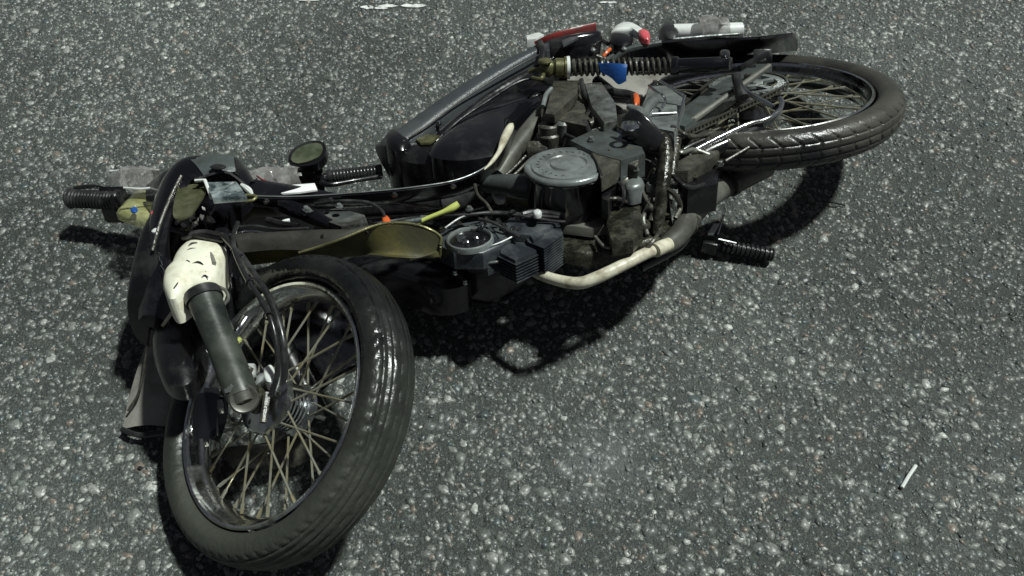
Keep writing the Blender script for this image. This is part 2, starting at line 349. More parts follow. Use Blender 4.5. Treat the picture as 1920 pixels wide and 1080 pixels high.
# loose grit lying over the road
# ================================================================ MOTORCYCLE
bike = thing('motorcycle', 'wrecked black step-through motorcycle lying on its side with its front wheel wrenched round', 'motorcycle', at(1000, 420, 0))
INV = Matrix.Translation(-bike.location)
def part(name, bm, m, parent=bike, **k):
    o = mesh_obj(name, bm, m, None, **k); lab = None
    o.parent = parent; o.matrix_parent_inverse = INV if parent is bike else Matrix()
    if parent is not bike: o.matrix_parent_inverse = Matrix()
    return o
def sub(name, bm, m, parent, **k):
    o = mesh_obj(name, bm, m, None, **k); o.parent = parent; o.matrix_parent_inverse = parent_inv(parent); return o
def parent_inv(p):
    # every mesh is written in world metres; the bike's empty is the only offset
    return Matrix()

def make_wheel(name, c, n, rim_r, tyre_r, tw, tmat, front, spin=0, hw=.03):
    """rim_r: outer edge of the rim flange; c: wheel centre"""
    n = Vector(n).normalized(); x, y, z = basis(n)
    # --- rim: rolled chrome section (the wheel's own mesh)
    bm = BM()
    lathe(bm, c, n, [(rim_r, hw), (rim_r+.001, hw+.003), (rim_r-.002, hw+.0055), (rim_r-.006, hw+.004), (rim_r-.008, hw), (rim_r-.010, hw-.006), (rim_r-.016, hw-.011), (rim_r-.022, .006), (rim_r-.024, 0),
                     (rim_r-.022, -.006), (rim_r-.016, -hw+.011), (rim_r-.010, -hw+.006), (rim_r-.008, -hw), (rim_r-.006, -hw-.004), (rim_r-.002, -hw-.0055), (rim_r, -hw), (rim_r-.006, -hw+.008), (rim_r-.012, 0), (rim_r-.006, hw-.008)], 96, closed=True)
    wheel = part(name, bm, 'rimc')
    # --- tyre with cut tread
    bm = BM(); SEG, R0 = (420 if front else 780), rim_r - .004; Hh = tyre_r - R0; PR = []
    NP = 64
    for i in range(NP + 1):
        a = math.radians(-142 + 284 * i / NP)       # around the carcass, 0 = crown
        cx, sx = math.cos(a), math.sin(a)
        rr = R0 + Hh * .52 + Hh * .48 * math.copysign(abs(cx)**.85, cx); hh = tw * .5 * math.copysign(abs(sx)**.9, sx)
        PR.append((rr, hh, a))
    rings = []
    for s in range(SEG):
        th = 2*math.pi*s/SEG; ring = []
        for (rr, hh, a) in PR:
            d = 0; ad = math.degrees(a); ab = abs(ad)
            if front:
                for g in (0, 17, 34, 50):
                    if abs(ab - g) < 3.2: d = .0032 * (.8 + .2*math.sin(th*40))
                if 52 < ab < 70 and (math.sin(th*75 + ad*.14) > .72): d = .0022
            else:
                for g in (0, 22):
                    if abs(ab - g) < 2.6: d = .003
                q = (th*52/(2*math.pi) + ab*.016) % 1
                if 24 < ab < 60 and q < .10 : d = .0040
                q2 = (th*52/(2*math.pi) + .5 - ab*.012) % 1
                if 4 < ab < 20 and q2 < .08: d = .003
            r2 = rr - d*math.cos(a); h2 = hh - d*math.sin(a)*.8
            ring.append(bm.verts.new(c + (x*math.cos(th)+y*math.sin(th))*r2 + z*h2))
        rings.append(ring)
    for s in range(SEG):
        A, B = rings[s], rings[(s+1) % SEG]
        for i in range(NP): bm.faces.new((A[i], B[i], B[i+1], A[i+1]))
    sub('tyre', bm, tmat, wheel, auto=50)
    # --- hub
    bm = BM()
    if front:
        lathe(bm, c, n, [(0, .062), (.014, .062), (.016, .05), (.045, .046), (.056, .040), (.058, .030), (.052, .026), (.034, .020), (.030, 0), (.034, -.024), (.044, -.030), (.046, -.036), (.018, -.040), (.016, -.06), (0, -.06)], 48)
        for q in (-.018, -.010, -.002, .006, .014): lathe(bm, c + n*q, n, [(.029, -.002), (.041, -.0016), (.041, .0016), (.029, .002)], 40)
    else:
        lathe(bm, c, n, [(0, .075), (.010, .075), (.012, .05), (.030, .046), (.045, .036), (.055, .030), (.056, .022), (.048, .016), (.038, 0), (.048, -.018), (.070, -.022), (.074, -.045), (.060, -.055), (.015, -.06), (0, -.06)], 48)
    sub('hub', bm, 'chrome' if front else 'dullchrome', wheel)
    # --- spokes, one object each
    fl = .052 if front else .052; rb = rim_r - .024
    for i in range(36):
        side = 1 if i % 2 else -1; a = 2*math.pi*i/36 + spin; lean = .42 if (i // 2) % 2 else -.42
        hz = (.030 if side > 0 else -.030) if front else (.024 if side > 0 else -.022)
        rb_ = (x*math.cos(a) + y*math.sin(a)); ra_ = (x*math.cos(a+lean) + y*math.sin(a+lean))
        p = c + ra_*(fl if side > 0 or not front else .044) + z*hz; q = c + rb_*rb + z*(.004*side)
        b2 = BM(); tube(b2, [p, p.lerp(q, .5), q], .0021, 6, 1, False)
        d = (q-p).normalized(); tube(b2, [q - d*.016, q], .0034, 6, 1, False)
        sub('spoke', b2, 'spoke', wheel)
    return wheel, x, y, z
# rear wheel
nR = Vector((-.10, .364, .926)).normalized(); fR = Vector((.528, 1.562, .235)); rR = .2640
fR = EYE + (fR - EYE)*((CAMH - .174)/(CAMH - .235)); rR *= (CAMH - .174)/(CAMH - .235); cR = fR - nR*.029
rear, xR, yR, zR = make_wheel('rear_wheel', cR, nR, rR, rR*1.235, .082, 'dusty', False, .05, .027)
# front wheel
nF = Vector((-.56, -.215, .80)).normalized(); fF = Vector((-.410, .771, .212)); rF = .2106
cF = fF - nF*.036
front, xF, yF, zF = make_wheel('front_wheel', cF, nF, rF, .268, .100, 'rubber', True, .0, .033)
def wp(o): return o
V3 = Vector
def dirpx(a, b, z): return (at(*b, z) - at(*a, z))
# ---------------------------------------------------------------- rear end
# swingarm: upper arm from the pivot to the axle, with its outer lip
def bar(bm, a, za, b, zb, wd, th, bev=.003, n=NB):
    A, B = at(*a, za), at(*b, zb); d = (B - A); L_ = d.length/2; d.normalize(); nn = Vector(n); nn = (nn - d*nn.dot(d)).normalized(); s = nn.cross(d)
    box(bm, (A+B)/2, d*L_, s*wd/2, nn*th/2, bev)
bm = BM(); plate(bm, [(1262, 214), (1330, 166), (1400, 128), (1428, 107), (1446, 110), (1448, 122), (1412, 146), (1340, 196), (1284, 236), (1266, 232)], .26, .030, nR, .004)
swing = part('swingarm', bm, 'cover')
bm = BM(); A, B = at(1282, 238, 0.272), at(1442, 124, 0.270); tube(bm, [A, B], .007, 8, 1, False); sub('swingarm_lip', bm, 'muffler', swing)
bm = BM(); p = on(1230, 121, fR, nR)
for px, py in ((1409, 124), (1428, 112)): bolt(bm, at(px, py, 0.275), nR, .007, .010)
sub('adjuster_bolt', bm, 'dullchrome', swing)
# brake torque lever + clamp
bm = BM(); bar(bm, (1387, 128), .30, (1440, 100), .30, .012, .010); p = at(1430, 106, 0.270); box(bm, p, RT*.022, UP*.010, NB*.008, .003); part('chain_adjuster', bm, 'black')
# sprocket and chain
cS = cR + nR*.052
bm = BM(); nt_ = 36
for k, (r0, r1) in enumerate(((.083, .089),)):
    lathe(bm, cS, nR, [(.082, -.003), (.082, .003), (.066, .003), (.066, -.003)], 48, closed=True)
for i in range(nt_):
    a = 2*math.pi*i/nt_; u = xR*math.cos(a) + yR*math.sin(a); v = nR.cross(u); box(bm, cS + u*.0855, u*.005, v*.0038, nR*.0028)
for i in range(5):
    a = 2*math.pi*i/5 + .3; u = xR*math.cos(a) + yR*math.sin(a); v = nR.cross(u); box(bm, cS + u*.051, u*.018, v*.008, nR*.003)
lathe(bm, cS, nR, [(.034, -.003), (.034, .004), (.012, .004), (.012, -.003)], 32, closed=True)
part('sprocket', bm, 'alloy')
cP = on(1256, 248, cS, nR)
def chain():
    r1, r2 = .088, .034; d = cP - cS; D = d.length; u = d.normalized(); v = nR.cross(u); al = math.acos((r1 - r2)/D)
    pts = []
    def arc(c, r, a0, a1, k):
        for i in range(k): a = a0 + (a1-a0)*i/(k-1); pts.append(c + (u*math.cos(a) + v*math.sin(a))*r)
    arc(cS, r1, al, 2*math.pi - al, 40); arc(cP, r2, -al, al, 14); pts.append(pts[0])
    acc = [0]
    for a, b in zip(pts, pts[1:]): acc.append(acc[-1] + (b-a).length)
    nlk = int(acc[-1] / .0127); ch = None
    root = BM(); 
    out = []
    for i in range(nlk):
        s = acc[-1]*i/nlk; j = max(0, min(len(acc)-2, next((q for q in range(len(acc)-1) if acc[q+1] > s), len(acc)-2))); t = (s-acc[j])/max(1e-6, acc[j+1]-acc[j])
        out.append((pts[j].lerp(pts[j+1], t), (pts[j+1]-pts[j]).normalized()))
    proto = BM(); X = V3((1, 0, 0)); Y = V3((0, 1, 0)); Z = V3((0, 0, 1))
    for sgn in (-1, 1): box(proto, Z*.0048*sgn, X*.0074, Y*.0036, Z*.0009)
    lathe(proto, Z*0, Z, [(0, -.006), (.0034, -.006), (.0034, .006), (0, .006)], 8)
    bmesh.ops.recalc_face_normals(proto, faces=proto.faces)
    me = bpy.data.meshes.new('chain_link'); proto.to_mesh(me); proto.free(); me.materials.append(M['grease'])
    tube(root, [cS + nR*.0, cS + nR*.001], .004, 6, 1, False)
    c = part('drive_chain', root, 'grease')
    for p, d in out:
        y_ = nR.cross(d); mt = Matrix((d.to_4d(), y_.to_4d(), nR.to_4d(), (0, 0, 0, 1))).transposed(); mt[0][3], mt[1][3], mt[2][3] = p; 
        for q in range(3): mt[3][q] = 0
        mt[3][3] = 1
        o = bpy.data.objects.new('chain_link', me); C.objects.link(o); o.parent = c; o.matrix_local = mt
chain()
# ribbed sprocket cover by the swingarm pivot (silver)
bm = BM(); plate(bm, [(1188, 226), (1208, 190), (1216, 158), (1230, 148), (1284, 184), (1276, 206), (1264, 246), (1220, 238)], .31, .04, nR, .004)
cov = part('sprocket_cover', bm, 'alloy')
bm = BM()
tube(bm, [at(1284, 180, .315), at(1266, 246, .315)], .0035, 8, 1, False); tube(bm, [at(1240, 176, .315), at(1248, 188, .315), at(1240, 204, .315)], .003, 8)
tube(bm, [at(1216, 160, .315), at(1236, 176, .315)], .003, 8, 1, False); tube(bm, [at(1222, 214, .315), at(1268, 212, .315)], .003, 8, 1, False)
tube(bm, [at(1238, 152, .315), at(1282, 178, .315)], .003, 8, 1, False)
sub('raised_rib', bm, 'chrome', cov)
for px, py in ((1228, 156), (1262, 240), (1204, 222)):
    b = BM(); bolt(b, at(px, py, .338), nR, .005, .005); sub('bolt', b, 'dullchrome', cov)
# shock absorber
def axis_pts(a, za, b, zb, ts): 
    A, B = at(*a, za), at(*b, zb); return [A.lerp(B, t) for t in ts]
bm = BM(); A, B = at(1012, 128, .25), at(1062, 127, .25); ax = (B-A).normalized(); Lb = (B-A).length
lathe(bm, A, ax, [(0, 0), (.012, .0), (.019, .008), (.021, .022), (.016, .030), (.022, .036), (.022, Lb-.006), (.025, Lb-.005), (.025, Lb), (0, Lb)], 24)
shock = part('shock_absorber', bm, 'brass')
bm = BM(); lathe(bm, B, ax, [(.0255, 0), (.026, .007), (.012, .008), (.012, 0)], 24, closed=True); sub('spring_seat', bm, 'white', shock)
bm = BM(); E_ = at(1262, 124, .27); d = E_ - B; path = []; u, v, _ = basis(d.normalized())
path = []; turns = 19
for i in range(turns*14 + 1):
    t = i/(turns*14); a = 2*math.pi*i/14; t2 = t if t < .45 else t; path.append(B + d*t2 + (u*math.cos(a)+v*math.sin(a))*.0170)
tube(bm, path, .0036, 7, 1, False); sub('spring', bm, 'grease', shock)
bm = BM(); tube(bm, [B, E_], .0115, 14, 1, False); sub('damper_rod', bm, 'black', shock)
bm = BM(); G_ = at(1368, 120, .30); ax = (G_-E_).normalized(); Lg = (G_-E_).length
lathe(bm, E_, ax, [(0, 0), (.021, 0), (.021, .01), (.0165, .014), (.0165, Lg*.8), (.013, Lg*.86), (.013, Lg), (0, Lg)], 24); sub('lower_tube', bm, 'blackp', shock)
bm = BM(); p = at(1357, 128, .27); lathe(bm, p, NB, [(0, 0), (.018, 0), (.018, .022), (.011, .023), (.011, .036), (.009, .040), (0, .041)], 16); sub('mounting_nut', bm, 'dullchrome', shock)
bm = BM(); p = at(1022, 118, .27); lathe(bm, p, NB, [(0, 0), (.014, 0), (.016, .004), (.014, .008), (.008, .009), (0, .009)], 16); sub('top_eye', bm, 'brass', shock)
bm = BM(); tube(bm, [at(992, 135, .24), at(1004, 130, .25), at(1018, 138, .25), at(1014, 148, .25), at(998, 146, .24)], .005, 8); sub('bracket', bm, 'brass', shock)

# rear mudguard and its struts
bm = BM()
sheet(bm, [at(1168, 100, .16), at(1210, 84, .19), (at(1300, 73, .20)), at(1400, 72, .20), at(1484, 65, .20)], [at(1164, 108, .14), at(1210, 106, .08), at(1300, 112, .07), at(1400, 104, .06), at(1492, 93, .06)], .006, .015, dirn=-FW)
mg = part('rear_mudguard', bm, 'blackp')
bm = BM(); sheet(bm, [at(1425, 71, .203), at(1460, 67, .203), at(1486, 64, .203)], [at(1425, 99, .07), at(1460, 95, .07), at(1494, 93, .07)], .008, .02, dirn=-FW); sub('mudguard_flap', bm, 'black', mg)
bm = BM(); tube(bm, [at(1262, 74, .21), at(1330, 68, .21), at(1386, 64, .21)], .004, 8); tube(bm, [at(1150, 112, .18), at(1180, 92, .20), at(1240, 80, .21)], .007, 8); sub('mudguard_stay', bm, 'cover', mg)
# tail lamp
bm = BM(); dome(bm, [(1146, 60), (1158, 46), (1178, 42), (1198, 50), (1214, 63), (1206, 70), (1186, 60), (1164, 59)], .19, .008, .012); tl = part('tail_lamp', bm, 'white')
tl['label'] = 'pale lamp lens with a pink tip'
bm = BM(); dome(bm, [(1196, 60), (1206, 57), (1218, 63), (1217, 73), (1205, 73), (1198, 68)], .205, .010, .012); sub('lens_tip', bm, 'pink', tl)
bm = BM(); dome(bm, [(1142, 60), (1160, 62), (1184, 66), (1186, 80), (1164, 86), (1144, 78)], .17, .012, .06); sub('lamp_housing', bm, 'black', tl)
# rear tray, wires and brackets under the tail
bm = BM(); plate(bm, [(1050, 104), (1095, 84), (1142, 96), (1112, 116), (1060, 120)], .16, .02); part('tail_bracket', bm, 'grease')
for c0 in ([(1058, 112), (1078, 100), (1100, 86)], [(1104, 78), (1124, 74), (1142, 84)], [(1098, 92), (1122, 106), (1150, 112)], [(1130, 118), (1150, 104), (1178, 96)]):
    b = BM(); tube(b, [at(x, y, .19 - .01*i) for i, (x, y) in enumerate(c0)], .005, 8); part('tail_strut', b, random.choice(['hose', 'grease', 'cover']))
bm = BM(); tube(bm, [at(1131, 106, .20), at(1137, 99, .205), at(1144, 92, .205)], .0045, 8); part('wire', bm, 'orange')
for px, py in ((1103, 79), (1112, 96), (1170, 94)):
    b = BM(); lathe(b, at(px, py, .2), NB, [(0, 0), (.006, 0), (.007, .004), (.004, .008), (0, .008)], 12); part('bolt', b, 'alloy')
# inner mudguard (brownish panel between shock and wheel)
bm = BM(); sheet(bm, [at(1062, 146, .16), at(1120, 138, .17), at(1196, 142, .17), at(1262, 138, .16)], [at(1082, 250, .16), at(1130, 262, .16), at(1180, 240, .16), at(1204, 200, .16)], .004, .02, m=8); part('inner_mudguard', bm, 'flap')
bm = BM()
tube(bm, [at(1118, 150, .215), at(1136, 166, .215), at(1150, 174, .215), at(1176, 178, .22), at(1190, 182, .23)], [.012, .014, .012, .012, .010], 10); part('rag_strip', bm, 'hose')
bm = BM(); dome(bm, [(1186, 178), (1194, 176), (1200, 186), (1196, 196), (1188, 196)], .27, .008, .01); part('reflector', bm, 'orange')
# plates under the shock
bm = BM(); plate(bm, [(1038, 150), (1088, 150), (1080, 178), (1040, 214), (1022, 212)], .23, .02); part('frame_gusset', bm, 'grease')
bm = BM(); plate(bm, [(1094, 156), (1128, 154), (1154, 192), (1158, 226), (1132, 232), (1110, 200)], .235, .02); part('frame_gusset', bm, 'case')
bm = BM(); plate(bm, [(1046, 186), (1090, 152), (1108, 192), (1086, 226), (1020, 216)], .225, .02); part('frame_gusset', bm, 'grease')
bm = BM(); plate(bm, [(1016, 204), (1096, 212), (1108, 222), (1100, 236), (1060, 228), (1014, 218)], .245, .035); st = part('battery_clamp', bm, 'grease')
for i in range(6):
    b = BM(); bolt(b, at(1030 + i*13, 211 + i*1.8, .25), NB, .0045, .005); sub('bolt', b, 'dullchrome', st)
bm = BM(); tube(bm, [at(1090, 150, .25), at(1096, 176, .25), at(1112, 198, .25), at(1140, 222, .25)], .0055, 8); part('cable', bm, 'hose')
bm = BM(); tube(bm, [at(1034, 166, .25), at(1024, 178, .25), at(1018, 200, .25)], .0055, 8); part('frame_lug', bm, 'alloy')
bm = BM(); tube(bm, [at(1104, 234, .27), at(1150, 222, .27)], .011, 14, 1, False); part('pivot_tube', bm, 'grease')
bm = BM(); tube(bm, [at(1096, 228, .27), at(1108, 252, .28), at(1130, 272, .29), at(1166, 288, .29)], .0065, 10); part('breather_hose', bm, 'hose')

# ---------------------------------------------------------------- seat, tail cowl, side cover
def seclist(rows, hl=.10):
    """rows: (px, py, z of the upper edge, in-plane half height)"""
    out = []; P = [at(r[0], r[1], r[2]) for r in rows]
    for i, r in enumerate(rows):
        d = (P[min(i+1, len(P)-1)] - P[max(i-1, 0)]).normalized(); s = NB.cross(d).normalized(); n_ = d.cross(s)
        hh = r[4] if len(r) > 4 else hl
        out.append((P[i] - NB*hh, s*r[3], n_*hh))
    return out
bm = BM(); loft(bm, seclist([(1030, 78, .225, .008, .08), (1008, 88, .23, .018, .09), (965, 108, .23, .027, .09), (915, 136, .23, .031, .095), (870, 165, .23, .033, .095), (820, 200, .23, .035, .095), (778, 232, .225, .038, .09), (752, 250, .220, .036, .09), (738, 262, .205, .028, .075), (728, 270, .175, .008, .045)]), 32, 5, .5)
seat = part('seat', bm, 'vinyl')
bm = BM(); q = [(1030, 88, .225), (1010, 97, .232), (965, 121, .236), (920, 147, .238), (862, 184, .238), (805, 226, .236), (766, 252, .23)]
tube(bm, [at(x, y + 6, z) for x, y, z in q], .0018, 8); sub('seat_piping', bm, 'skin', seat)
bm = BM(); loft(bm, seclist([(1040, 104, .20, .014, .06), (1000, 124, .205, .022, .07), (960, 144, .21, .026, .07), (915, 170, .21, .028, .07), (866, 208, .21, .032, .07), (818, 248, .205, .036, .07), (780, 274, .195, .034, .06), (760, 280, .175, .012, .05)]), 24, 5, .8); part('seat_base', bm, 'black')
bm = BM(); dome(bm, [(719, 262), (729, 250), (746, 245), (762, 252), (770, 266), (764, 278), (746, 283), (726, 276)], .205, .016, .11); part('seat_nose', bm, 'black')
bm = BM(); dome(bm, [(728, 262), (746, 254), (790, 262), (830, 272), (860, 290), (850, 306), (790, 308), (750, 300), (728, 284)], .17, .02, .10); part('tank_nose', bm, 'black')
# tail cowl: red top edge over black
bm = BM(); loft(bm, seclist([(1012, 84, .21, .010, .04), (1040, 72, .23, .018, .055), (1080, 62, .235, .021, .06), (1112, 58, .23, .020, .055), (1118, 60, .22, .012, .04)]), 20, 5, .6); tc_ = part('tail_cowl', bm, 'blackp')
bm = BM(); loft(bm, seclist([(1010, 76, .222, .003, .03), (1040, 62, .240, .0055, .05), (1080, 50, .246, .0065, .055), (1117, 42, .242, .0055, .05)]), 16, 5, .7); s_ = sub('red_strip', bm, 'red', tc_)
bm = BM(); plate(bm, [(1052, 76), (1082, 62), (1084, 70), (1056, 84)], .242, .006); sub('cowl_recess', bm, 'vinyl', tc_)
bm = BM(); plate(bm, [(986, 66), (1010, 60), (1020, 64), (1006, 72), (988, 74)], .16, .02); part('number_plate_corner', bm, 'white')
bm = BM(); tube(bm, [at(1012, 80, .235), at(1018, 98, .235), at(1016, 116, .23)], .009, 10); part('seat_strap', bm, 'hose')
# glossy side cover
bm = BM(); dome(bm, [(836, 256), (866, 226), (920, 188), (970, 158), (1000, 151), (1028, 160), (1034, 176), (1014, 196), (985, 216), (962, 240), (952, 268), (930, 290), (880, 300), (836, 300), (806, 292), (812, 274)], .215, .028, .05, k=5, rings=10); sc = part('side_cover', bm, 'blackp')
bm = BM(); tube(bm, [at(832, 252, .222), at(866, 222, .224), at(920, 186, .226), at(968, 156, .226), at(1000, 148, .226), at(1030, 158, .224)], .0028, 8); sub('cover_edge', bm, 'black', sc)
bm = BM(); plate(bm, [(780, 260), (800, 251), (824, 253), (806, 266), (788, 267)], .222, .006); part('seat_hinge', bm, 'brass')
for px, py in ((823, 232), (831, 260), (757, 268)):
    b = BM(); bolt(b, at(px, py, .225), NB, .004, .005); part('bolt', b, 'dullchrome')
bm = BM(); tube(bm, [at(816, 296, .20), at(824, 291, .21), at(836, 293, .2)], .003, 8); tube(bm, [at(836, 297, .195), at(880, 294, .2), at(922, 289, .2)], .0016, 6); part('lock_ring', bm, 'dullchrome')

# ---------------------------------------------------------------- frame tubes
bm = BM(); tube(bm, [at(1034, 196, .20), at(1004, 232, .205), at(964, 282, .205), at(930, 330, .20)], [.018, .021, .021, .021], 18); part('frame_tube', bm, 'muffler')
bm = BM(); tube(bm, [at(1044, 232, .21), at(1016, 252, .21), at(996, 282, .21)], .007, 10); part('frame_stay', bm, 'grease')
bm = BM(); tube(bm, [at(596, 400, .14), at(700, 390, .145), at(800, 384, .15), at(900, 366, .16)], [.020, .022, .023, .026], 20); dt = part('main_tube', bm, 'black')
bm = BM(); tube(bm, [at(828, 381, .152), at(862, 374, .155), at(900, 364, .16)], [.028, .030, .031], 20); sub('tube_clamp', bm, 'hose', dt)
for pts in ([(986, 292), (958, 320), (926, 344)], [(992, 300), (966, 326), (940, 346)]):
    b = BM(); tube(b, [at(x, y, .22) for x, y in pts], .003, 8); part('control_cable', b, 'grease')

# ---------------------------------------------------------------- engine
ENG = at(1060, 400, .17)
# crankcase block and its castings (dark, oily)
bm = BM(); plate(bm, [(1040, 408), (1160, 380), (1256, 360), (1262, 420), (1236, 446), (1170, 464), (1100, 476), (1046, 466)], .20, .03, NB, .010); crank = part('crankcase', bm, 'oily')
bm = BM(); plate(bm, [(1146, 352), (1196, 340), (1206, 430), (1188, 450), (1148, 458), (1136, 420)], .235, .026, NB, .006); sub('crankcase_boss', bm, 'oily', crank)
bm = BM(); plate(bm, [(1012, 402), (1060, 404), (1140, 408), (1148, 420), (1110, 428), (1014, 416)], .235, .02, NB, .003); sub('case_flange', bm, 'muffler', crank)
for x0 in (1150, 1166, 1186, 1206, 1224):
    b = BM(); tube(b, [at(x0, 372, .24), at(x0 + 4, 420, .225), at(x0 + 6, 468, .20)], .0045, 8); sub('casting_rib', b, 'case', crank)
for px, py, z in ((1168, 446, .25), (1178, 450, .25), (1186, 356, .255), (1196, 366, .25), (1130, 402, .25), (1100, 404, .25), (1216, 398, .24), (1206, 452, .23), (1058, 409, .25), (1172, 382, .25), (1150, 458, .24)):
    b = BM(); bolt(b, at(px, py, z), NB, .0055, .008); sub('bolt', b, 'dullchrome', crank)
# air cleaner drum: deep housing with a round pressed lid carrying a ring of raised letters
cD = at(1062, 310, .315); rD = .080
bm = BM(); lathe(bm, cD - NB*.105, NB, [(0, 0), (rD*.93, 0), (rD*.98, .04), (rD*1.0, .092), (rD*1.02, .094), (rD*1.02, .099), (rD*.96, .1)], 64); drum = part('air_cleaner', bm, 'blackp')
bm = BM(); lathe(bm, cD - NB*.105, NB, [(rD*1.0, .098), (rD*1.03, .100), (rD*1.03, .104), (rD*.99, .108), (rD*.93, .109), (rD*.91, .1055), (rD*.86, .105), (rD*.84, .1085), (rD*.5, .110), (rD*.47, .1075), (rD*.40, .1075), (rD*.37, .111), (rD*.2, .1125), (0, .113)], 72); lid = sub('drum_lid', bm, 'alloy', drum)
xb, yb, zb = basis(NB)
for i in range(18):
    a = math.radians(30 + i*13.5); u = xb*math.cos(a) + yb*math.sin(a); v = NB.cross(u); b = BM(); q = cD + NB*.0045 + u*rD*.68
    box(b, q, u*.0034, v*.0009, NB*.0014); box(b, q + v*.0022 + u*random.choice((-.0025, 0, .0025)), u*.0007, v*.0016, NB*.0014); sub('raised_letter', b, 'alloy', lid)
bm = BM(); plate(bm, [(1100, 276), (1150, 270), (1164, 300), (1156, 316), (1128, 332), (1118, 300)], .31, .03, NB, .004); part('engine_side_cover', bm, 'grease')
bm = BM(); plate(bm, [(1068, 262), (1120, 238), (1192, 246), (1210, 286), (1164, 300), (1120, 288)], .30, .05, NB, .006); part('gear_case_cover', bm, 'cover')
bm = BM(); plate(bm, [(1124, 302), (1158, 300), (1160, 330), (1140, 376), (1128, 372)], .27, .04, NB, .004); part('engine_mount_plate', bm, 'black')
# intake snout of the air cleaner
bm = BM(); tube(bm, [at(910, 345, .22), at(940, 346, .235), at(985, 350, .25), at(1030, 350, .26)], [.017, .021, .026, .030], 24); part('intake_duct', bm, 'cover')
bm = BM(); sheet(bm, [at(926, 362, .20), at(965, 370, .205), at(1010, 380, .21), at(1050, 388, .21)], [at(922, 372, .18), at(965, 382, .18), at(1010, 392, .18), at(1046, 396, .18)], .004, .004); part('duct_underside', bm, 'olive')
bm = BM(); dome(bm, [(922, 362), (934, 360), (948, 366), (944, 374), (930, 374)], .20, .004, .01); part('drain_plug', bm, 'white')
# carburettor group
bm = BM(); lathe(bm, at(1030, 276, .21), NB, [(0, 0), (.024, 0), (.026, .03), (.022, .034), (.022, .05), (.018, .054), (0, .055)], 28); carb = part('carburettor', bm, 'grease')
bm = BM(); lathe(bm, at(1056, 268, .22), NB, [(0, 0), (.016, 0), (.016, .045), (.010, .05), (0, .05)], 20); sub('carburettor_cap', bm, 'case', carb)
bm = BM(); box(bm, at(1008, 290, .21), RT*.022, UP*.012, NB*.02, .004); sub('float_bowl', bm, 'grease', carb)
bm = BM(); tube(bm, [at(1060, 252, .25), at(1080, 262, .26), at(1094, 280, .26)], .004, 8); sub('fuel_pipe', bm, 'hose', carb)
# starter-motor cluster right of the drum
bm = BM(); box(bm, at(1184, 306, .31), dirpx((1184, 306), (1204, 312), .31).normalized()*.016, dirpx((1184, 306), (1178, 330), .31).normalized()*.026, NB*.016, .004); part('relay_box', bm, 'grease')
bm = BM(); tube(bm, [at(1166, 352, .28), at(1172, 340, .29), at(1182, 330, .29)], .009, 10); tube(bm, [at(1152, 350, .28), at(1162, 334, .29)], .008, 10, 1, False); part('oil_pipe', bm, 'muffler')
bm = BM(); dome(bm, [(1172, 342), (1190, 332), (1206, 340), (1206, 352), (1186, 358), (1172, 354)], .285, .012, .03); part('oil_filler_cap', bm, 'alloy')
for c0, r in (([(1196, 352), (1212, 356), (1226, 362)], .011), ([(1146, 352), (1160, 360), (1172, 368)], .004), ([(1200, 304), (1212, 312), (1206, 330)], .010), ([(1150, 358), (1170, 364), (1186, 372)], .005), ([(1214, 386), (1226, 396), (1222, 416)], .008)):
    b = BM(); tube(b, [at(x, y, .27 - .01*i) for i, (x, y) in enumerate(c0)], r, 10); part('engine_hose', b, 'grease')
# kick lever: glossy knuckle and long down tube
bm = BM(); loft(bm, [(at(1166, 240, .33), UP*.014, NB*.016), (at(1184, 236, .345), UP*.022, NB*.024), (at(1204, 246, .345), UP*.023, NB*.026), (at(1226, 258, .34), UP*.018, NB*.02), (at(1242, 270, .33), UP*.012, NB*.014)], 24, 5, .9); kk = part('kick_lever', bm, 'blackp')
bm = BM(); tube(bm, [at(1228, 250, .335), at(1244, 262, .33), at(1248, 290, .32), at(1244, 340, .30), at(1238, 390, .27), at(1232, 440, .24)], [.010, .013, .014, .014, .012, .010], 16); sub('lever_tube', bm, 'oily', kk)
bm = BM(); tube(bm, [at(1268, 262, .30), at(1262, 300, .29), at(1256, 350, .27)], .011, 12); part('frame_downtube', bm, 'oily')
bm = BM(); tube(bm, [at(1178, 200, .345), at(1200, 212, .35), at(1188, 230, .35)], [.006, .012, .012], 12); tube(bm, [at(1224, 190, .345), at(1206, 214, .35), at(1196, 238, .35)], [.012, .010, .012], 12); sub('lever_fork', bm, 'alloy', kk)
bm = BM(); lathe(bm, at(1182, 240, .355), NB, [(.016, 0), (.019, .004), (.016, .010), (.012, .011), (.012, .004), (.012, 0)], 24); sub('lever_collar', bm, 'chrome', kk)

# cylinder with cooling fins, head and round cam cover
AX = (at(1046, 430, .2) - at(870, 470, .2)); AX = (AX - NB*AX.dot(NB)).normalized(); SD = NB.cross(AX)
def fin_plates(outline, z, n, step, parent, m_, z_off=.0, grow=1.0):
    """cooling fins: the casting's outline cut again and again down its side"""
    cx = sum(p[0] for p in outline)/len(outline); cy = sum(p[1] for p in outline)/len(outline); p0 = at(outline[0][0], outline[0][1], z)
    for i in range(n):
        b = BM(); P = [on(cx + (x-cx)*grow, cy + (y-cy)*grow, p0, NB) - NB*(z_off + step*i) for x, y in outline]
        top = [b.verts.new(p) for p in P]; bot = [b.verts.new(p - NB*.0021) for p in P]; b.faces.new(top); b.faces.new(bot[::-1])
        for q in range(len(P)): b.faces.new((top[q], bot[q], bot[(q+1) % len(P)], top[(q+1) % len(P)]))
        sub('cooling_fin', b, m_, parent, smooth=False)
bm = BM(); plate(bm, [(992, 434), (1020, 422), (1044, 428), (1048, 438), (1020, 458), (998, 450)], .255, .075, NB, .002); cyl = part('cylinder', bm, 'black')
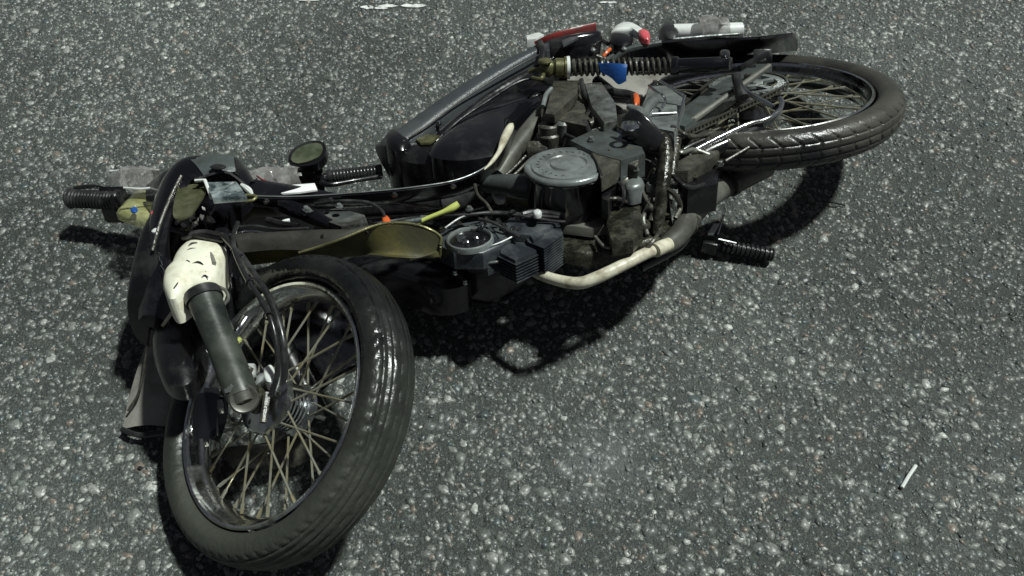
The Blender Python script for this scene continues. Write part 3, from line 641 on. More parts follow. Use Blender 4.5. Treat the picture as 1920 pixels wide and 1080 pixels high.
fin_plates([(982, 434), (1014, 417), (1050, 420), (1056, 438), (1020, 464), (990, 452)], .262, 12, .0056, cyl, 'head', .002)
bm = BM(); plate(bm, [(936, 424), (958, 406), (1016, 404), (1048, 414), (1030, 426), (994, 440), (950, 438)], .262, .02, NB, .004); hd = part('cylinder_head', bm, 'head')
bm = BM(); plate(bm, [(986, 430), (1016, 424), (1020, 438), (1000, 450)], .268, .02, NB, .003); sub('head_lug', bm, 'head', hd)
bm = BM(); plate(bm, [(940, 454), (972, 444), (1004, 456), (1006, 470), (966, 488), (938, 474)], .255, .045, NB, .003); lf = sub('lower_head', bm, 'head', hd)
fin_plates([(938, 454), (972, 443), (1005, 455), (1010, 471), (967, 491), (934, 475)], .255, 7, .0062, hd, 'head', .007)
bm = BM(); plate(bm, [(820, 440), (846, 420), (900, 412), (958, 418), (972, 438), (940, 458), (905, 474), (850, 474), (824, 460)], .250, .035, NB, .006); rc = part('rocker_cover', bm, 'head')
for ol in ([(834, 438), (850, 424), (872, 424), (866, 434)], [(876, 422), (900, 415), (924, 418), (912, 428), (884, 430)], [(924, 424), (944, 428), (956, 440), (936, 446), (928, 436)]):
    b = BM(); plate(b, ol, .2535, .004, NB, .001); sub('cast_pad', b, 'cover', rc)
cC = on(881, 453, at(820, 440, .250), NB) + NB*.018; rC = .045
bm = BM(); lathe(bm, cC - NB*.02, NB, [(rC*.84, .003), (rC*.85, .009), (rC*.90, .0115), (rC*.96, .010), (rC*.99, .006), (rC*1.0, .0)], 56); lathe(bm, cC - NB*.02, NB, [(rC*.86, .0025), (0, .003)], 40); ring = sub('round_cover_ring', bm, 'alloy', rc)
for dx, dy, r in ((-.015, .006, .009), (.013, .000, .005), (-.004, -.014, .005)):
    b = BM(); lathe(b, cC - NB*.0165 + xb*dx + yb*dy, NB, [(r*1.1, 0), (r, .007), (r*.5, .009), (0, .0085)], 16); sub('inner_bolt', b, 'chrome', rc)
bm = BM(); lathe(bm, cC - NB*.0175, NB, [(rC*.84, 0), (rC*.82, .002), (0, .002)], 40); sub('cover_recess', bm, 'black', rc)
bm = BM(); tube(bm, [at(920, 462, .27), at(944, 452, .27), at(968, 440, .27)], .0016, 8); sub('bright_edge', bm, 'white', rc)
bm = BM(); tube(bm, [at(898, 410, .27), at(926, 418, .275), at(950, 432, .275), at(974, 444, .275)], .0032, 8); sub('joint_wire', bm, 'hose', rc)
for px, py in ((912, 411), (934, 415), (945, 424), (972, 408), (974, 434), (962, 430), (828, 432), (860, 418)):
    b = BM(); bolt(b, at(px, py, .268), NB, .0042, .005); sub('bolt', b, 'dullchrome', rc)
for o_ in (0, 10):
    b = BM(); tube(b, [at(898 + o_, 484 + o_, .25), at(930 + o_*.6, 480 + o_, .25), at(950, 472 + o_, .25)], .003, 8); sub('cooling_fin', b, 'cover', rc)
bm = BM(); plate(bm, [(850, 474), (905, 474), (950, 470), (952, 484), (914, 500), (880, 494)], .225, .02, NB, .003); part('head_underside', bm, 'head')
bm = BM(); lathe(bm, at(934, 510, .19), UP + V3((0, -.2, .3)), [(0, 0), (.022, 0), (.023, .010), (.015, .014), (.012, .012), (.006, .016), (0, .016)], 28); part('rubber_mount', bm, 'hose')
bm = BM(); loft(bm, [(at(790, 500, .12), UP*.02, NB*.04), (at(830, 500, .13), UP*.03, NB*.05), (at(880, 510, .13), UP*.035, NB*.05), (at(930, 514, .13), UP*.030, NB*.05), (at(985, 500, .12), UP*.015, NB*.04)], 20); part('engine_underside', bm, 'black')
for px, py, z in ((862, 497, .21), (868, 494, .215), (853, 512, .19), (872, 530, .17), (904, 422, .27)):
    b = BM(); bolt(b, at(px, py, z), NB, .004, .005); part('bolt', b, 'chrome')
# wiring over the engine
for c0, r, m_ in (([(700, 420), (780, 408), (860, 404), (930, 398), (1000, 404), (1048, 408)], .0032, 'hose'), ([(834, 428), (870, 406), (920, 400), (960, 402), (1034, 414), (1060, 416)], .003, 'hose'),
                  ([(890, 346), (896, 366), (912, 382), (922, 398)], .0035, 'grease'), ([(640, 386), (720, 378), (790, 386), (840, 392)], .003, 'dullchrome'),
                  ([(980, 402), (1000, 398), (1030, 400), (1050, 404)], .006, 'hose')):
    b = BM(); tube(b, [at(x, y, .275 if x > 830 else .24) for x, y in c0], r, 8); part('wiring', b, m_)
bm = BM(); dome(bm, [(998, 398), (1008, 394), (1016, 398), (1012, 404), (1002, 404)], .29, .006, .006); part('wire_clip', bm, 'white')
# lime-green cable end
bm = BM(); tube(bm, [at(770, 424, .25), at(800, 410, .26), at(830, 398, .27), at(848, 390, .275), at(860, 382, .28)], [.0045, .0045, .005, .0075, .0065], 10); part('lime_cable_end', bm, 'lime')
bm = BM(); box(bm, at(800, 412, .255), RT*.012, UP*.005, NB*.005, .002); box(bm, at(778, 418, .25), RT*.014, UP*.004, NB*.005, .002); part('cable_lug', bm, 'alloy')

# ---------------------------------------------------------------- exhaust
bm = BM(); tube(bm, [at(984, 494, .20), at(1004, 510, .21), at(1040, 524, .225), at(1084, 531, .24), at(1120, 520, .25), at(1170, 496, .255), at(1214, 474, .25), at(1252, 462, .235)], [.010, .0105, .0108, .0115, .0115, .0112, .0112, .0105], 24); ex = part('exhaust_pipe', bm, 'cream')
bm = BM(); tube(bm, [at(1228, 470, .25), at(1240, 464, .246), at(1254, 458, .24)], [.0135, .0138, .013], 22); sub('pipe_collar', bm, 'cream', ex)
bm = BM(); tube(bm, [at(1246, 462, .225), at(1272, 440, .215), at(1296, 404, .20), at(1322, 372, .19), at(1352, 350, .17), at(1390, 334, .165), at(1440, 314, .16)], [.016, .021, .023, .027, .028, .026, .02], 28); mf = part('silencer', bm, 'muffler')
bm = BM(); tube(bm, [at(1284, 424, .20), at(1291, 412, .20), ], .0255, 28, 1, False); sub('silencer_band', bm, 'grease', mf); bm = BM(); tube(bm, [at(1366, 344, .175), at(1374, 340, .175)], .030, 28, 1, False); sub('silencer_band', bm, 'grease', mf)
bm = BM(); tube(bm, [at(1200, 500, .13), at(1240, 480, .135), at(1270, 462, .14), at(1286, 446, .14)], .011, 14); part('lower_frame_rail', bm, 'black')
bm = BM(); tube(bm, [at(1238, 398, .20), at(1240, 432, .20), at(1256, 446, .20), at(1270, 440, .20)], .006, 10); part('brake_rod', bm, 'grease')
bm = BM(); tube(bm, [at(1246, 372, .21), at(1262, 378, .21)], .003, 8, 1, False); part('cotter_pin', bm, 'chrome')
# centre-stand, black boxes behind engine
bm = BM(); plate(bm, [(1276, 306), (1340, 280), (1352, 292), (1346, 344), (1290, 356), (1272, 340)], .24, .06, NB, .005); part('stand_bracket', bm, 'black')
bm = BM(); plate(bm, [(1262, 290), (1300, 272), (1344, 264), (1350, 286), (1290, 320), (1264, 320)], .27, .03, NB, .005); part('stand_bracket', bm, 'grease')
bm = BM(); tube(bm, [at(1290, 306, 0.250), at(1330, 284, 0.260), at(1380, 262, 0.265), at(1424, 240, 0.265)], [.017, .018, .018, .014], 18); cst = part('footrest_bar', bm, 'black')
bm = BM(); tube(bm, [at(1360, 302, .27), at(1404, 276, .28)], .003, 8, 1, False); tube(bm, [at(1352, 300, .27), at(1348, 312, .26)], .005, 8, 1, False); sub('return_spring', bm, 'grease', cst)
bm = BM(); tube(bm, [at(1290, 288, 0.275), at(1340, 262, 0.280), at(1400, 234, 0.285), at(1436, 224, 0.290), at(1460, 208, 0.290), at(1466, 192, 0.290), at(1462, 184, 0.290)], .0055, 12); sub('chrome_loop', bm, 'rimc', cst)
bm = BM(); tube(bm, [at(1324, 288, 0.260), at(1400, 250, 0.270), at(1444, 226, 0.270), at(1462, 208, 0.280)], .007, 12); sub('inner_loop', bm, 'alloy', cst)
bm = BM(); tube(bm, [at(1388, 160, 0.295), at(1406, 176, 0.295), at(1450, 200, 0.295)], [.006, .0055, .0055], 12); part('brake_arm', bm, 'chrome')
bm = BM(); tube(bm, [at(1380, 142, 0.295), at(1384, 160, 0.295), at(1392, 184, 0.285)], [.010, .011, .015], 14); part('brake_arm_boot', bm, 'hose')
for i, (a, b_, r, m_) in enumerate((((1246, 296), (1310, 284), .006, 'grease'), ((1252, 304), (1320, 262), .005, 'dullchrome'), ((1268, 318), (1300, 300), .009, 'case'), ((1258, 330), (1276, 344), .005, 'muffler'),
                                  ((1264, 350), (1312, 336), .007, 'grease'), ((1270, 372), (1306, 362), .007, 'muffler'), ((1266, 282), (1340, 252), .005, 'hose'), ((1300, 292), (1272, 310), .006, 'hose'), ((1258, 264), (1300, 300), .008, 'grease'))):
    b = BM(); A, B = at(*a, .275 - .006*i), at(*b_, .275 - .006*i); tube(b, [A, (A+B)/2 + NB*.006, B], r, 10); part('linkage_rod', b, m_)
for px, py in ((1292, 294), (1268, 262), (1236, 244), (1350, 308)):
    b = BM(); bolt(b, at(px, py, 0.265), NB, .006, .007); part('bolt', b, 'dullchrome')
# footpeg standing on the road
bm = BM(); A, B = at(1352, 460, .030), at(1448, 478, .024); ax = (B-A).normalized(); Lp = (B-A).length; prof = [(0, 0), (.010, 0)]
nr = 11
for i in range(nr):
    h0 = Lp*(i+.1)/nr; prof += [(.0115, h0), (.0152, h0+.0022), (.0152, h0+Lp/nr*.62), (.0115, h0+Lp/nr*.82)]
prof += [(.015, Lp), (.012, Lp+.003), (0, Lp+.003)]
lathe(bm, A, ax, prof, 20); peg = part('footpeg', bm, 'hose')
bm = BM(); box(bm, at(1330, 460, .028), ax*.017, ax.cross(V3((0, 0, 1)))*.013, V3((0, 0, 1))*.018, .003); sub('peg_bracket', bm, 'black', peg)
bm = BM(); tube(bm, [at(1346, 448, .055), at(1380, 456, .05)], .0025, 8, 1, False); sub('peg_pin', bm, 'chrome', peg)
bm = BM(); box(bm, at(1338, 430, .06), dirpx((1330, 446), (1346, 418), .06).normalized()*.017, RT*.0065, V3((0, 0, 1))*.004, .001); sub('bracket_plate', bm, 'white', peg)
bm = BM(); tube(bm, [at(1346, 440, .055), at(1357, 402, .09)], .0022, 8, 1, False); sub('peg_spring', bm, 'chrome', peg)
# ---------------------------------------------------------------- front end
# fork: near leg, far leg, lower clamps and axle
axn = cF + nF*.088; axf = cF - nF*.085
bm = BM(); up = at(378, 548, .30); lo = axn + (axn - up).normalized()*.010
tube(bm, [up, up.lerp(lo, .25), up.lerp(lo, .55), up.lerp(lo, .85), lo], [.030, .027, .0255, .0265, .025], 28); leg = part('fork_leg', bm, 'forkp')
bm = BM(); dd = (lo-up).normalized(); tube(bm, [lo - dd*.004, lo + dd*.014], [.025, .018], 24, 1, False); lathe(bm, lo + dd*.004, (EYE-lo).normalized(), [(.022, 0), (.024, .014), (.021, .018), (.015, .016), (.010, .010), (0, .010)], 24); sub('fork_end', bm, 'muffler', leg)
bm = BM(); tube(bm, [up + dd*.004, up + dd*.018], .032, 24, 1, False); sub('fork_seal', bm, 'hose', leg)
bm = BM(); up2 = up - nF*.15; lo2 = axf; tube(bm, [up2, up2.lerp(lo2, .5), lo2], .021, 20); part('fork_leg', bm, 'black')
bm = BM(); tube(bm, [axn + nF*.012, axf - nF*.01], .007, 12, 1, False); lathe(bm, axn, nF, [(.015, 0), (.015, .010), (.009, .011), (.009, .020), (0, .021)], 6); part('front_axle', bm, 'dullchrome')
bm = BM(); tube(bm, [lo - dd*.02 - nF*.0, axn - nF*.004], [.020, .017], 18, 1, False); lathe(bm, axn + nF*.004, nF, [(.016, 0), (.016, .012), (.010, .013), (.010, .022), (0, .023)], 6); sub('axle_clamp', bm, 'alloy', leg)
# brake plate, arm, speedometer drive
bm = BM(); lathe(bm, cF + nF*.034, nF, [(.050, 0), (.052, .005), (.048, .009), (.040, .008), (.038, .012), (.030, .013), (.020, .020), (.018, .032), (0, .032)], 48)
for i in range(6):
    a = i*math.pi/3; u = xF*math.cos(a) + yF*math.sin(a); box(bm, cF + nF*.044 + u*.034, u*.012, nF.cross(u)*.002, nF*.003)
bp_ = part('brake_plate', bm, 'oily'); bp_['kind'] = 'stuff'; del bp_['kind']
bm = BM(); p = cF + nF*.06; tube(bm, [at(470, 688, p.z+.03), at(452, 718, p.z+.02), at(446, 752, p.z)], [.006, .009, .009], 10); tube(bm, [p + xF*.03, p + xF*.03 - yF*.05], .006, 8, 1, False); sub('brake_arm', bm, 'grease', bp_)
bm = BM(); box(bm, at(462, 700, .22), RT*.018, UP*.010, NB*.010, .003); sub('cable_stop', bm, 'white', bp_)
# loose chrome pieces and dirt glints on the left of the hub
for px, py, z, sx, sy in ((398, 738, .20, .018, .006), (414, 762, .19, .007, .008), (380, 790, .17, .009, .012), (404, 800, .16, .008, .018), (386, 822, .15, .006, .010)):
    b = BM(); box(b, at(px, py, z), RT*sx*.7, UP*sy, NB*.006, .002); part('hub_bracket', b, 'dullchrome')
bm = BM(); sheet(bm, [at(372, 740, .20), at(362, 780, .18), at(364, 830, .16)], [at(430, 750, .19), at(424, 790, .16), at(410, 830, .14)], .004, .01); part('hub_shroud', bm, 'blackp')
# far-side rusty parts seen through the spokes
bm = BM(); loft(bm, [(at(430, 850, .04), UP*.012, RT*.02), (at(480, 856, .05), UP*.022, RT*.03), (at(540, 850, .05), UP*.026, RT*.02), (at(590, 836, .05), UP*.018, RT*.02)], 14); part('broken_bracket', bm, 'grease')
# brake hoses and cables
bm = BM(); tube(bm, [at(446, 418, .30), at(438, 440, .31), at(440, 470, .32), at(462, 520, .33), at(488, 560, .335), at(508, 600, .33), at(519, 650, .31), at(520, 700, .28), at(508, 742, .25)], .0046, 12); part('brake_cable', bm, 'hose')
bm = BM(); tube(bm, [at(450, 476, .30), at(480, 520, .31), at(506, 560, .31), at(524, 610, .30), at(532, 650, .285), at(532, 710, .25), at(516, 760, .22)], .0062, 12); part('speedometer_cable', bm, 'hose')
bm = BM(); tube(bm, [at(416, 440, .30), at(436, 462, .31), at(452, 480, .31)], .005, 8); part('brake_cable', bm, 'hose')
# front mudguard over the wheel top, black and torn; black sheet for the shade below
bm = BM(); loft(bm, [(at(438, 444, .22), UP*.018, NB*.05), (at(428, 480, .22), RT*.022, NB*.06), (at(426, 530, .21), RT*.030, NB*.07), (at(420, 585, .19), RT*.028, NB*.06), (at(436, 620, .17), RT*.014, NB*.04)], 20); part('fork_shroud', bm, 'black')
bm = BM(); sheet(bm, [at(470, 560, .02), at(560, 552, .02), at(640, 590, .02), at(680, 680, .02)], [at(470, 660, .02), at(540, 650, .02), at(580, 670, .02), at(610, 720, .02)], .004, .01); part('shade_sheet', bm, 'blackp')  # added black sheet, darkens the ground behind the spokes like shade
bm = BM(); dome(bm, [(300, 560), (290, 600), (286, 660), (306, 712), (344, 724), (376, 690), (384, 620), (370, 560), (336, 540)], .13, .03, .03); fm = part('front_mudguard', bm, 'black')
bm = BM(); loft(bm, [(at(312, 430, .24), RT*.035, NB*.03), (at(306, 480, .22), RT*.042, NB*.05), (at(300, 540, .20), RT*.046, NB*.06), (at(294, 590, .17), RT*.048, NB*.06), (at(290, 612, .15), RT*.044, NB*.05)], 22, 5, .65); part('lower_cowl', bm, 'black')
# muddy flap
bm = BM(); sheet(bm, [at(282, 628, .10), at(252, 716, .06), at(230, 806, .018)], [at(356, 640, .10), at(352, 730, .07), at(340, 806, .02)], .005, .012); fl_ = part('mud_flap', bm, 'flap')
bm = BM(); tube(bm, [at(229, 805, .022), at(262, 816, .024), (at(310, 812, .022))], .0055, 8); sub('flap_edge', bm, 'hose', fl_)
bm = BM(); tube(bm, [at(284, 582, .16), at(276, 650, .13), at(262, 730, .08), at(240, 770, .05)], .0024, 8); lathe(bm, at(284, 580, .16), UP, [(0, 0), (.005, 0), (.005, .010), (0, .011)], 8); part('mudguard_wire', bm, 'grease')
bm = BM(); tube(bm, [at(324, 584, .24), at(304, 612, .23)], .003, 8, 1, False); tube(bm, [at(328, 586, .24), at(340, 594, .24), at(346, 602, .24)], [.003, .006, .001], 8); part('torn_edge', bm, 'cream')
# cream fork cover with scuffs
bm = BM(); dome(bm, [(322, 500), (332, 478), (350, 458), (372, 449), (392, 452), (424, 466), (414, 500), (402, 528), (380, 536), (356, 540), (336, 556), (318, 560), (306, 540), (308, 516)], .285, .022, .05, k=4, rings=9); fc = part('fork_cover', bm, 'bcream')
fc['label'] = 'cream painted fork cover with dark scuffs'
P0 = at(322, 500, .285)
def scuff(pts, r, h=.019):
    b = BM(); tube(b, [on(x, y, P0 + NB*h, NB) for x, y in pts], r, 8); sub('scuff_mark', b, 'hose', fc)
scuff([(343, 494), (351, 491), (361, 495), (372, 493), (381, 496)], [.001, .0034, .0022, .0036, .001])
scuff([(347, 472), (358, 468), (370, 466)], [.001, .003, .001]); scuff([(353, 462), (360, 457), (370, 455)], [.001, .0025, .001])
scuff([(378, 520), (384, 517), (391, 520)], [.0006, .0022, .0006], .012); scuff([(377, 511), (382, 508), (387, 510)], [.0005, .0018, .0005], .014); scuff([(324, 508), (334, 506), (340, 514), (336, 528), (326, 540)], [.001, .0025, .003, .0025, .001], .013)
b = BM(); tube(b, [on(x, y, P0 + NB*.014, NB) for x, y in ((386, 462), (396, 478), (402, 494))], .0035, 8); sub('red_stripe', b, 'flap', fc)
bm = BM(); tube(bm, [at(412, 538, .29), at(424, 546, .29), at(428, 560, .285), at(420, 572, .28)], .003, 8); part('hose_clip', bm, 'muffler')
# head stock lump with clamps, dark and wet
bm = BM(); loft(bm, [(at(286, 400, .15), UP*.03, NB*.05), (at(330, 405, .20), UP*.055, NB*.07), (at(390, 415, .22), UP*.06, NB*.08), (at(450, 412, .21), UP*.045, NB*.07), (at(510, 405, .19), UP*.035, NB*.06), (at(580, 405, .17), UP*.03, NB*.05), (at(640, 400, .15), UP*.015, NB*.04)], 22); hs = part('steering_head', bm, 'blackp')
for i in range(26):
    px, py = random.uniform(330, 400), random.uniform(388, 424); b = BM(); s_ = random.uniform(.003, .008)
    box(b, at(px, py, .285 + random.uniform(-.01, .012)), V3([random.gauss(0, 1) for _ in range(3)]).normalized()*s_, V3([random.gauss(0, 1) for _ in range(3)]).normalized()*s_*.6, NB*s_*.4, .0008); sub('glass_shard', b, 'clear', hs)
for px, py, m_ in ((294, 437, 'white'), (346, 434, 'brass'), (292, 403, 'pink'), (368, 384, 'white')):
    b = BM(); lathe(b, at(px, py, .27), NB, [(0, 0), (.007, 0), (.008, .006), (.004, .009), (0, .009)], 12); sub('bolt', b, m_, hs)
for pts, r, m_ in (([(430, 440), (470, 434), (510, 440)], .0025, 'chrome'), ([(500, 412), (530, 420), (560, 424)], .006, 'black'), ([(320, 430), (360, 440), (420, 452)], .005, 'black'), ([(450, 425), (480, 424), (520, 430), (580, 428)], .003, 'hose'),
                   ([(340, 446), (380, 436), (430, 446)], .006, 'hose')):
    b = BM(); tube(b, [at(x, y, .285) for x, y in pts], r, 8); part('clamp_wire', b, m_)
# headlight cowl arching over the bar
bm = BM()
A = [at(262, 600, .19), at(268, 520, .22), at(276, 440, .25), at(290, 380, .27), at(312, 330, .29), at(344, 300, .30), at(400, 293, .30), at(440, 298, .29), at(462, 320, .27), at(482, 350, .25)]
B = [at(318, 610, .20), at(322, 520, .24), at(318, 440, .27), at(334, 390, .29), at(350, 352, .30), at(366, 336, .31), at(400, 336, .315), at(436, 326, .31), at(448, 338, .29), at(462, 362, .27)]
sheet(bm, A, B, .006, .016, 5, 8); cw = part('headlight_cowl', bm, 'blackp')
bm = BM(); sheet(bm, [at(344, 299, .303), at(400, 291, .305), at(442, 297, .297)], [at(384, 332, .318), at(412, 328, .32), at(442, 322, .315)], .004, .014, 6, 8); sub('cowl_top', bm, 'cover', cw)
bm = BM(); dome(bm, [(393, 312), (402, 308), (416, 308), (424, 312), (416, 316), (402, 316)], .336, .002, .002); sub('cowl_slot', bm, 'hose', cw)
bm = BM(); tube(bm, [at(286, 470, .27), at(300, 420, .29), at(320, 370, .305), at(340, 330, .315)], .0035, 8); sub('cowl_seam', bm, 'grease', cw)
bm = BM(); dome(bm, [(344, 320), (372, 330), (386, 352), (376, 376), (356, 402), (326, 408), (328, 370)], .285, -.012, .004); part('cowl_lining', bm, 'liner')
bm = BM(); sheet(bm, [at(372, 334, .33), at(420, 322, .33), at(452, 340, .31), at(480, 372, .29)], [at(384, 342, .29), at(420, 340, .29), at(446, 350, .28), at(462, 374, .27)], .004, .004); part('cowl_lip', bm, 'hose')
# instrument glass with white frame
bm = BM(); plate(bm, [(384, 341), (444, 340), (462, 366), (398, 371)], .32, .012, NB, .002); ins = part('instrument_glass', bm, 'iglass')
bm = BM(); tube(bm, [at(366, 339, .325), at(384, 338, .327), at(397, 371, .325)], .0035, 8, 1, False); sub('glass_frame', bm, 'white', ins); bm = BM(); tube(bm, [at(452, 346, .325), at(466, 356, .322), at(474, 366, .318)], [.003, .006, .002], 8); sub('glass_frame', bm, 'white', ins)
bm = BM(); tube(bm, [at(442, 371, .325), at(460, 366, .325), at(480, 368, .325), at(472, 376, .325), at(444, 376, .325), at(442, 371, .325)], .0028, 8); part('ring_clip', bm, 'brass')
# handlebar with grips, lever, switch
bm = BM(); tube(bm, [at(236, 372, .11), at(330, 368, .15), at(440, 356, .17), at(540, 342, .16), at(620, 332, .15)], .011, 16); hb = part('handlebar', bm, 'black')
def grip(a, za, b, zb, r=.0165):
    g = BM(); A, B = at(*a, za), at(*b, zb); d = (B-A).normalized(); L_ = (B-A).length; pr = [(0, 0), (r, 0), (r*1.15, .004), (r*1.15, .009)]
    for i in range(14): h0 = .012 + (L_-.018)*i/14; pr += [(r*.9, h0), (r, h0+.002), (r, h0+(L_-.018)/14*.7)]
    pr += [(r*1.1, L_-.005), (r, L_), (0, L_)]; lathe(g, A, d, pr, 20); sub('grip', g, 'hose', hb)
grip((226, 376), .115, (130, 372), .10, .021); grip((612, 332), .15, (716, 320), .14, .0145)
bm = BM(); box(bm, at(216, 384, .10), RT*.03, UP*.02, NB*.025, .006); box(bm, at(216, 384, .10), RT*.001, UP*.001, NB*.001); sub('switch_housing', bm, 'black', hb)
bm = BM(); tube(bm, [at(596, 340, .16), at(620, 346, .16), at(668, 338, .15), at(716, 330, .145)], [.006, .006, .005, .006], 10); sub('brake_lever', bm, 'black', hb); bm = BM(); tube(bm, [at(140, 352, .11), at(180, 350, .12), at(214, 362, .12)], .005, 8); sub('clutch_lever', bm, 'black', hb)
bm = BM(); box(bm, at(590, 336, .16), RT*.02, UP*.018, NB*.02, .005); sub('lever_clamp', bm, 'blackp', hb)
# mirror
bm = BM(); dome(bm, [(540, 300), (544, 286), (560, 272), (584, 264), (604, 266), (611, 278), (606, 296), (590, 308), (560, 312), (544, 308)], .215, -.0005, .018, V3((-.15, .0, .99)), 4, 6); mr_ = part('mirror', bm, 'black')
bm = BM(); dome(bm, [(545, 298), (550, 286), (564, 275), (586, 268), (601, 270), (605, 280), (598, 292), (584, 300), (562, 306), (550, 304)], .2185, .001, .002, V3((-.15, .0, .99)), 4, 6); sub('mirror_glass', bm, 'glass', mr_)
bm = BM(); tube(bm, [at(580, 306, .20), at(582, 318, .19), at(588, 332, .17)], .007, 10); box(bm, at(578, 322, .185), RT*.014, UP*.011, NB*.01, .003); sub('mirror_stem', bm, 'black', mr_)
# torn clear covers either side, yellowed lamp, white card
def crumple(bm, outline, z, n=14, m=6, amp=.008):
    A = [at(*p, z) for p in outline[0]]; B = [at(*p, z - .02) for p in outline[1]]
    a, b = cr(A, n), cr(B, n); k = min(len(a), len(b)); g = []
    for i in range(k): g.append([bm.verts.new(a[i].lerp(b[i], j/m) + noise.noise_vector(a[i].lerp(b[i], j/m)*38)*amp*1.6 + NB*(amp*2.5*math.sin(math.pi*j/m))) for j in range(m+1)])
    for i in range(k-1):
        for j in range(m): bm.faces.new((g[i][j], g[i+1][j], g[i+1][j+1], g[i][j+1]))
    r = bmesh.ops.solidify(bm, geom=bm.faces[:], thickness=.0012)
bm = BM(); crumple(bm, ([(204, 324), (250, 319), (300, 320)], [(208, 344), (250, 352), (300, 354)]), .20, 8); cl_ = part('torn_clear_cover', bm, 'clear', auto=15)
bm = BM(); tube(bm, [at(206, 321, .205), at(250, 317, .207), at(298, 319, .205)], .0016, 6); sub('rim_highlight', bm, 'white', cl_)  # white tubes painted in as highlights on the cover's rim
bm = BM(); tube(bm, [at(232, 352, .215), at(262, 354, .217), at(286, 352, .215)], .0022, 6); sub('rim_highlight', bm, 'white', cl_)
bm = BM(); crumple(bm, ([(456, 320), (500, 315), (560, 316)], [(480, 362), (520, 362), (566, 350)]), .21, 9); part('torn_clear_cover', bm, 'clear', auto=15)
bm = BM(); dome(bm, [(218, 400), (236, 380), (262, 356), (284, 356), (290, 390), (286, 422), (262, 416), (238, 408)], .15, .016, .015); lm = part('turn_lamp', bm, 'yclear')
lm['label'] = 'yellowed broken indicator lens'
bm = BM(); dome(bm, [(244, 392), (252, 388), (258, 392), (254, 398), (246, 397)], .187, .003, .002); sub('blue_sticker', bm, 'blue', lm)
bm = BM(); plate(bm, [(524, 352), (536, 347), (590, 343), (595, 355), (560, 360), (524, 362)], .225, .004, NB, .001); part('white_card', bm, 'card')
bm = BM(); tube(bm, [at(482, 330, .22), at(490, 336, .222), at(500, 340, .22)], .002, 6); part('red_thread', bm, 'red')
# leg shield: thin black edge running back from the head, ending in a scraped white tip
A = [at(470, 369, .275), at(560, 370, .28), at(680, 362, .285), at(780, 352, .285), at(860, 338, .28), at(914, 312, .275), at(938, 282, .27), at(952, 252, .265), at(958, 232, .26)]
B = [at(480, 386, .22), at(560, 390, .22), at(680, 386, .22), at(780, 378, .22), at(866, 362, .22), at(922, 330, .22), at(948, 296, .22), at(962, 262, .22), at(966, 244, .22)]
bm = BM(); sheet(bm, A, B, .006, -.006, 6, 6); ls = part('leg_shield', bm, 'blackp')
bm = BM(); tube(bm, [p + NB*.002 for p in A[:-2]], .0013, 8); sub('edge_highlight', bm, 'alloy', ls)  # pale tube standing in for the highlight along the edge
bm = BM(); tube(bm, [at(908, 318, .285), at(922, 304, .285), at(936, 284, .283), at(945, 262, .28), at(956, 240, .275), at(961, 232, .27)], [.0015, .004, .005, .0085, .0085, .002], 12); sub('scraped_tip', bm, 'cream', ls)
# lower lobe of the shield: olive inside, pale rim
A = [at(440, 456, .26), at(520, 448, .27), at(600, 442, .28), at(660, 436, .29), at(710, 424, .30), at(760, 421, .30), at(800, 430, .295), at(826, 446, .28), at(826, 462, .27)]
B = [at(440, 496, .20), at(520, 486, .20), at(600, 480, .20), at(660, 476, .22), at(700, 476, .25), at(740, 480, .26), at(780, 482, .26), at(806, 476, .26), at(822, 468, .26)]
bm = BM(); sheet(bm, A, B, .004, -.02, 6, 8); lw = part('lower_shield', bm, 'olive')
bm = BM(); tube(bm, [at(560, 474, .285), at(600, 462, .29), at(640, 448, .30)] + [p + NB*.003 for p in A[4:]], .0026, 8); tube(bm, [A[-1], at(812, 474, .24), at(770, 488, .20)], .002, 8); sub('pale_rim', bm, 'brass', lw)
bm = BM(); sheet(bm, [at(440, 440, .285), at(520, 436, .285), at(600, 432, .285), at(660, 432, .29), at(700, 426, .295)], [at(450, 474, .27), at(520, 468, .27), at(580, 468, .275), at(630, 450, .29), at(700, 430, .294)], .004, .006, 6, 6); sub('outer_skin', bm, 'skin', lw)
bm = BM(); dome(bm, [(640, 484), (720, 476), (800, 480), (860, 500), (880, 530), (820, 544), (740, 524), (660, 516)], .10, .02, .06); part('lower_skid_panel', bm, 'black')
# battery / fuse box and pedal
bm = BM(); plate(bm, [(604, 396), (632, 388), (684, 402), (690, 416), (640, 424), (610, 414)], .255, .04, NB, .004); fb = part('fuse_box', bm, 'case')
bm = BM(); plate(bm, [(612, 398), (640, 391), (668, 402), (640, 412)], .2575, .004, NB, .001); sub('box_label', bm, 'cover', fb)
for i in range(7):
    b = BM(); box(b, at(622 + i*8, 418 - i*1.6, .262), RT*.003, UP*.002, NB*.003, .0006); sub('terminal', b, 'chrome', fb)
bm = BM(); loft(bm, [(at(522, 386, .27), UP*.006, NB*.008), (at(548, 392, .275), UP*.012, NB*.010), (at(590, 408, .27), UP*.012, NB*.010), (at(624, 424, .26), UP*.010, NB*.008)], 16); part('gear_pedal', bm, 'blackp')
bm = BM(); tube(bm, [at(524, 420, .285), at(534, 415, .286), at(543, 413, .285)], .0038, 8); part('bright_clip', bm, 'white')
bm = BM(); tube(bm, [at(590, 382, .27), at(640, 377, .28), at(690, 380, .28), at(716, 396, .28), at(722, 412, .27)], .0035, 8); part('loom', bm, 'hose')
bm = BM(); dome(bm, [(716, 408), (724, 404), (732, 412), (728, 420), (718, 418)], .27, .004, .006); part('wire_plug', bm, 'orange')
bm = BM(); tube(bm, [at(742, 426, .26), at(756, 418, .27), at(790, 412, .27)], .0055, 8); part('cable_end', bm, 'cover')
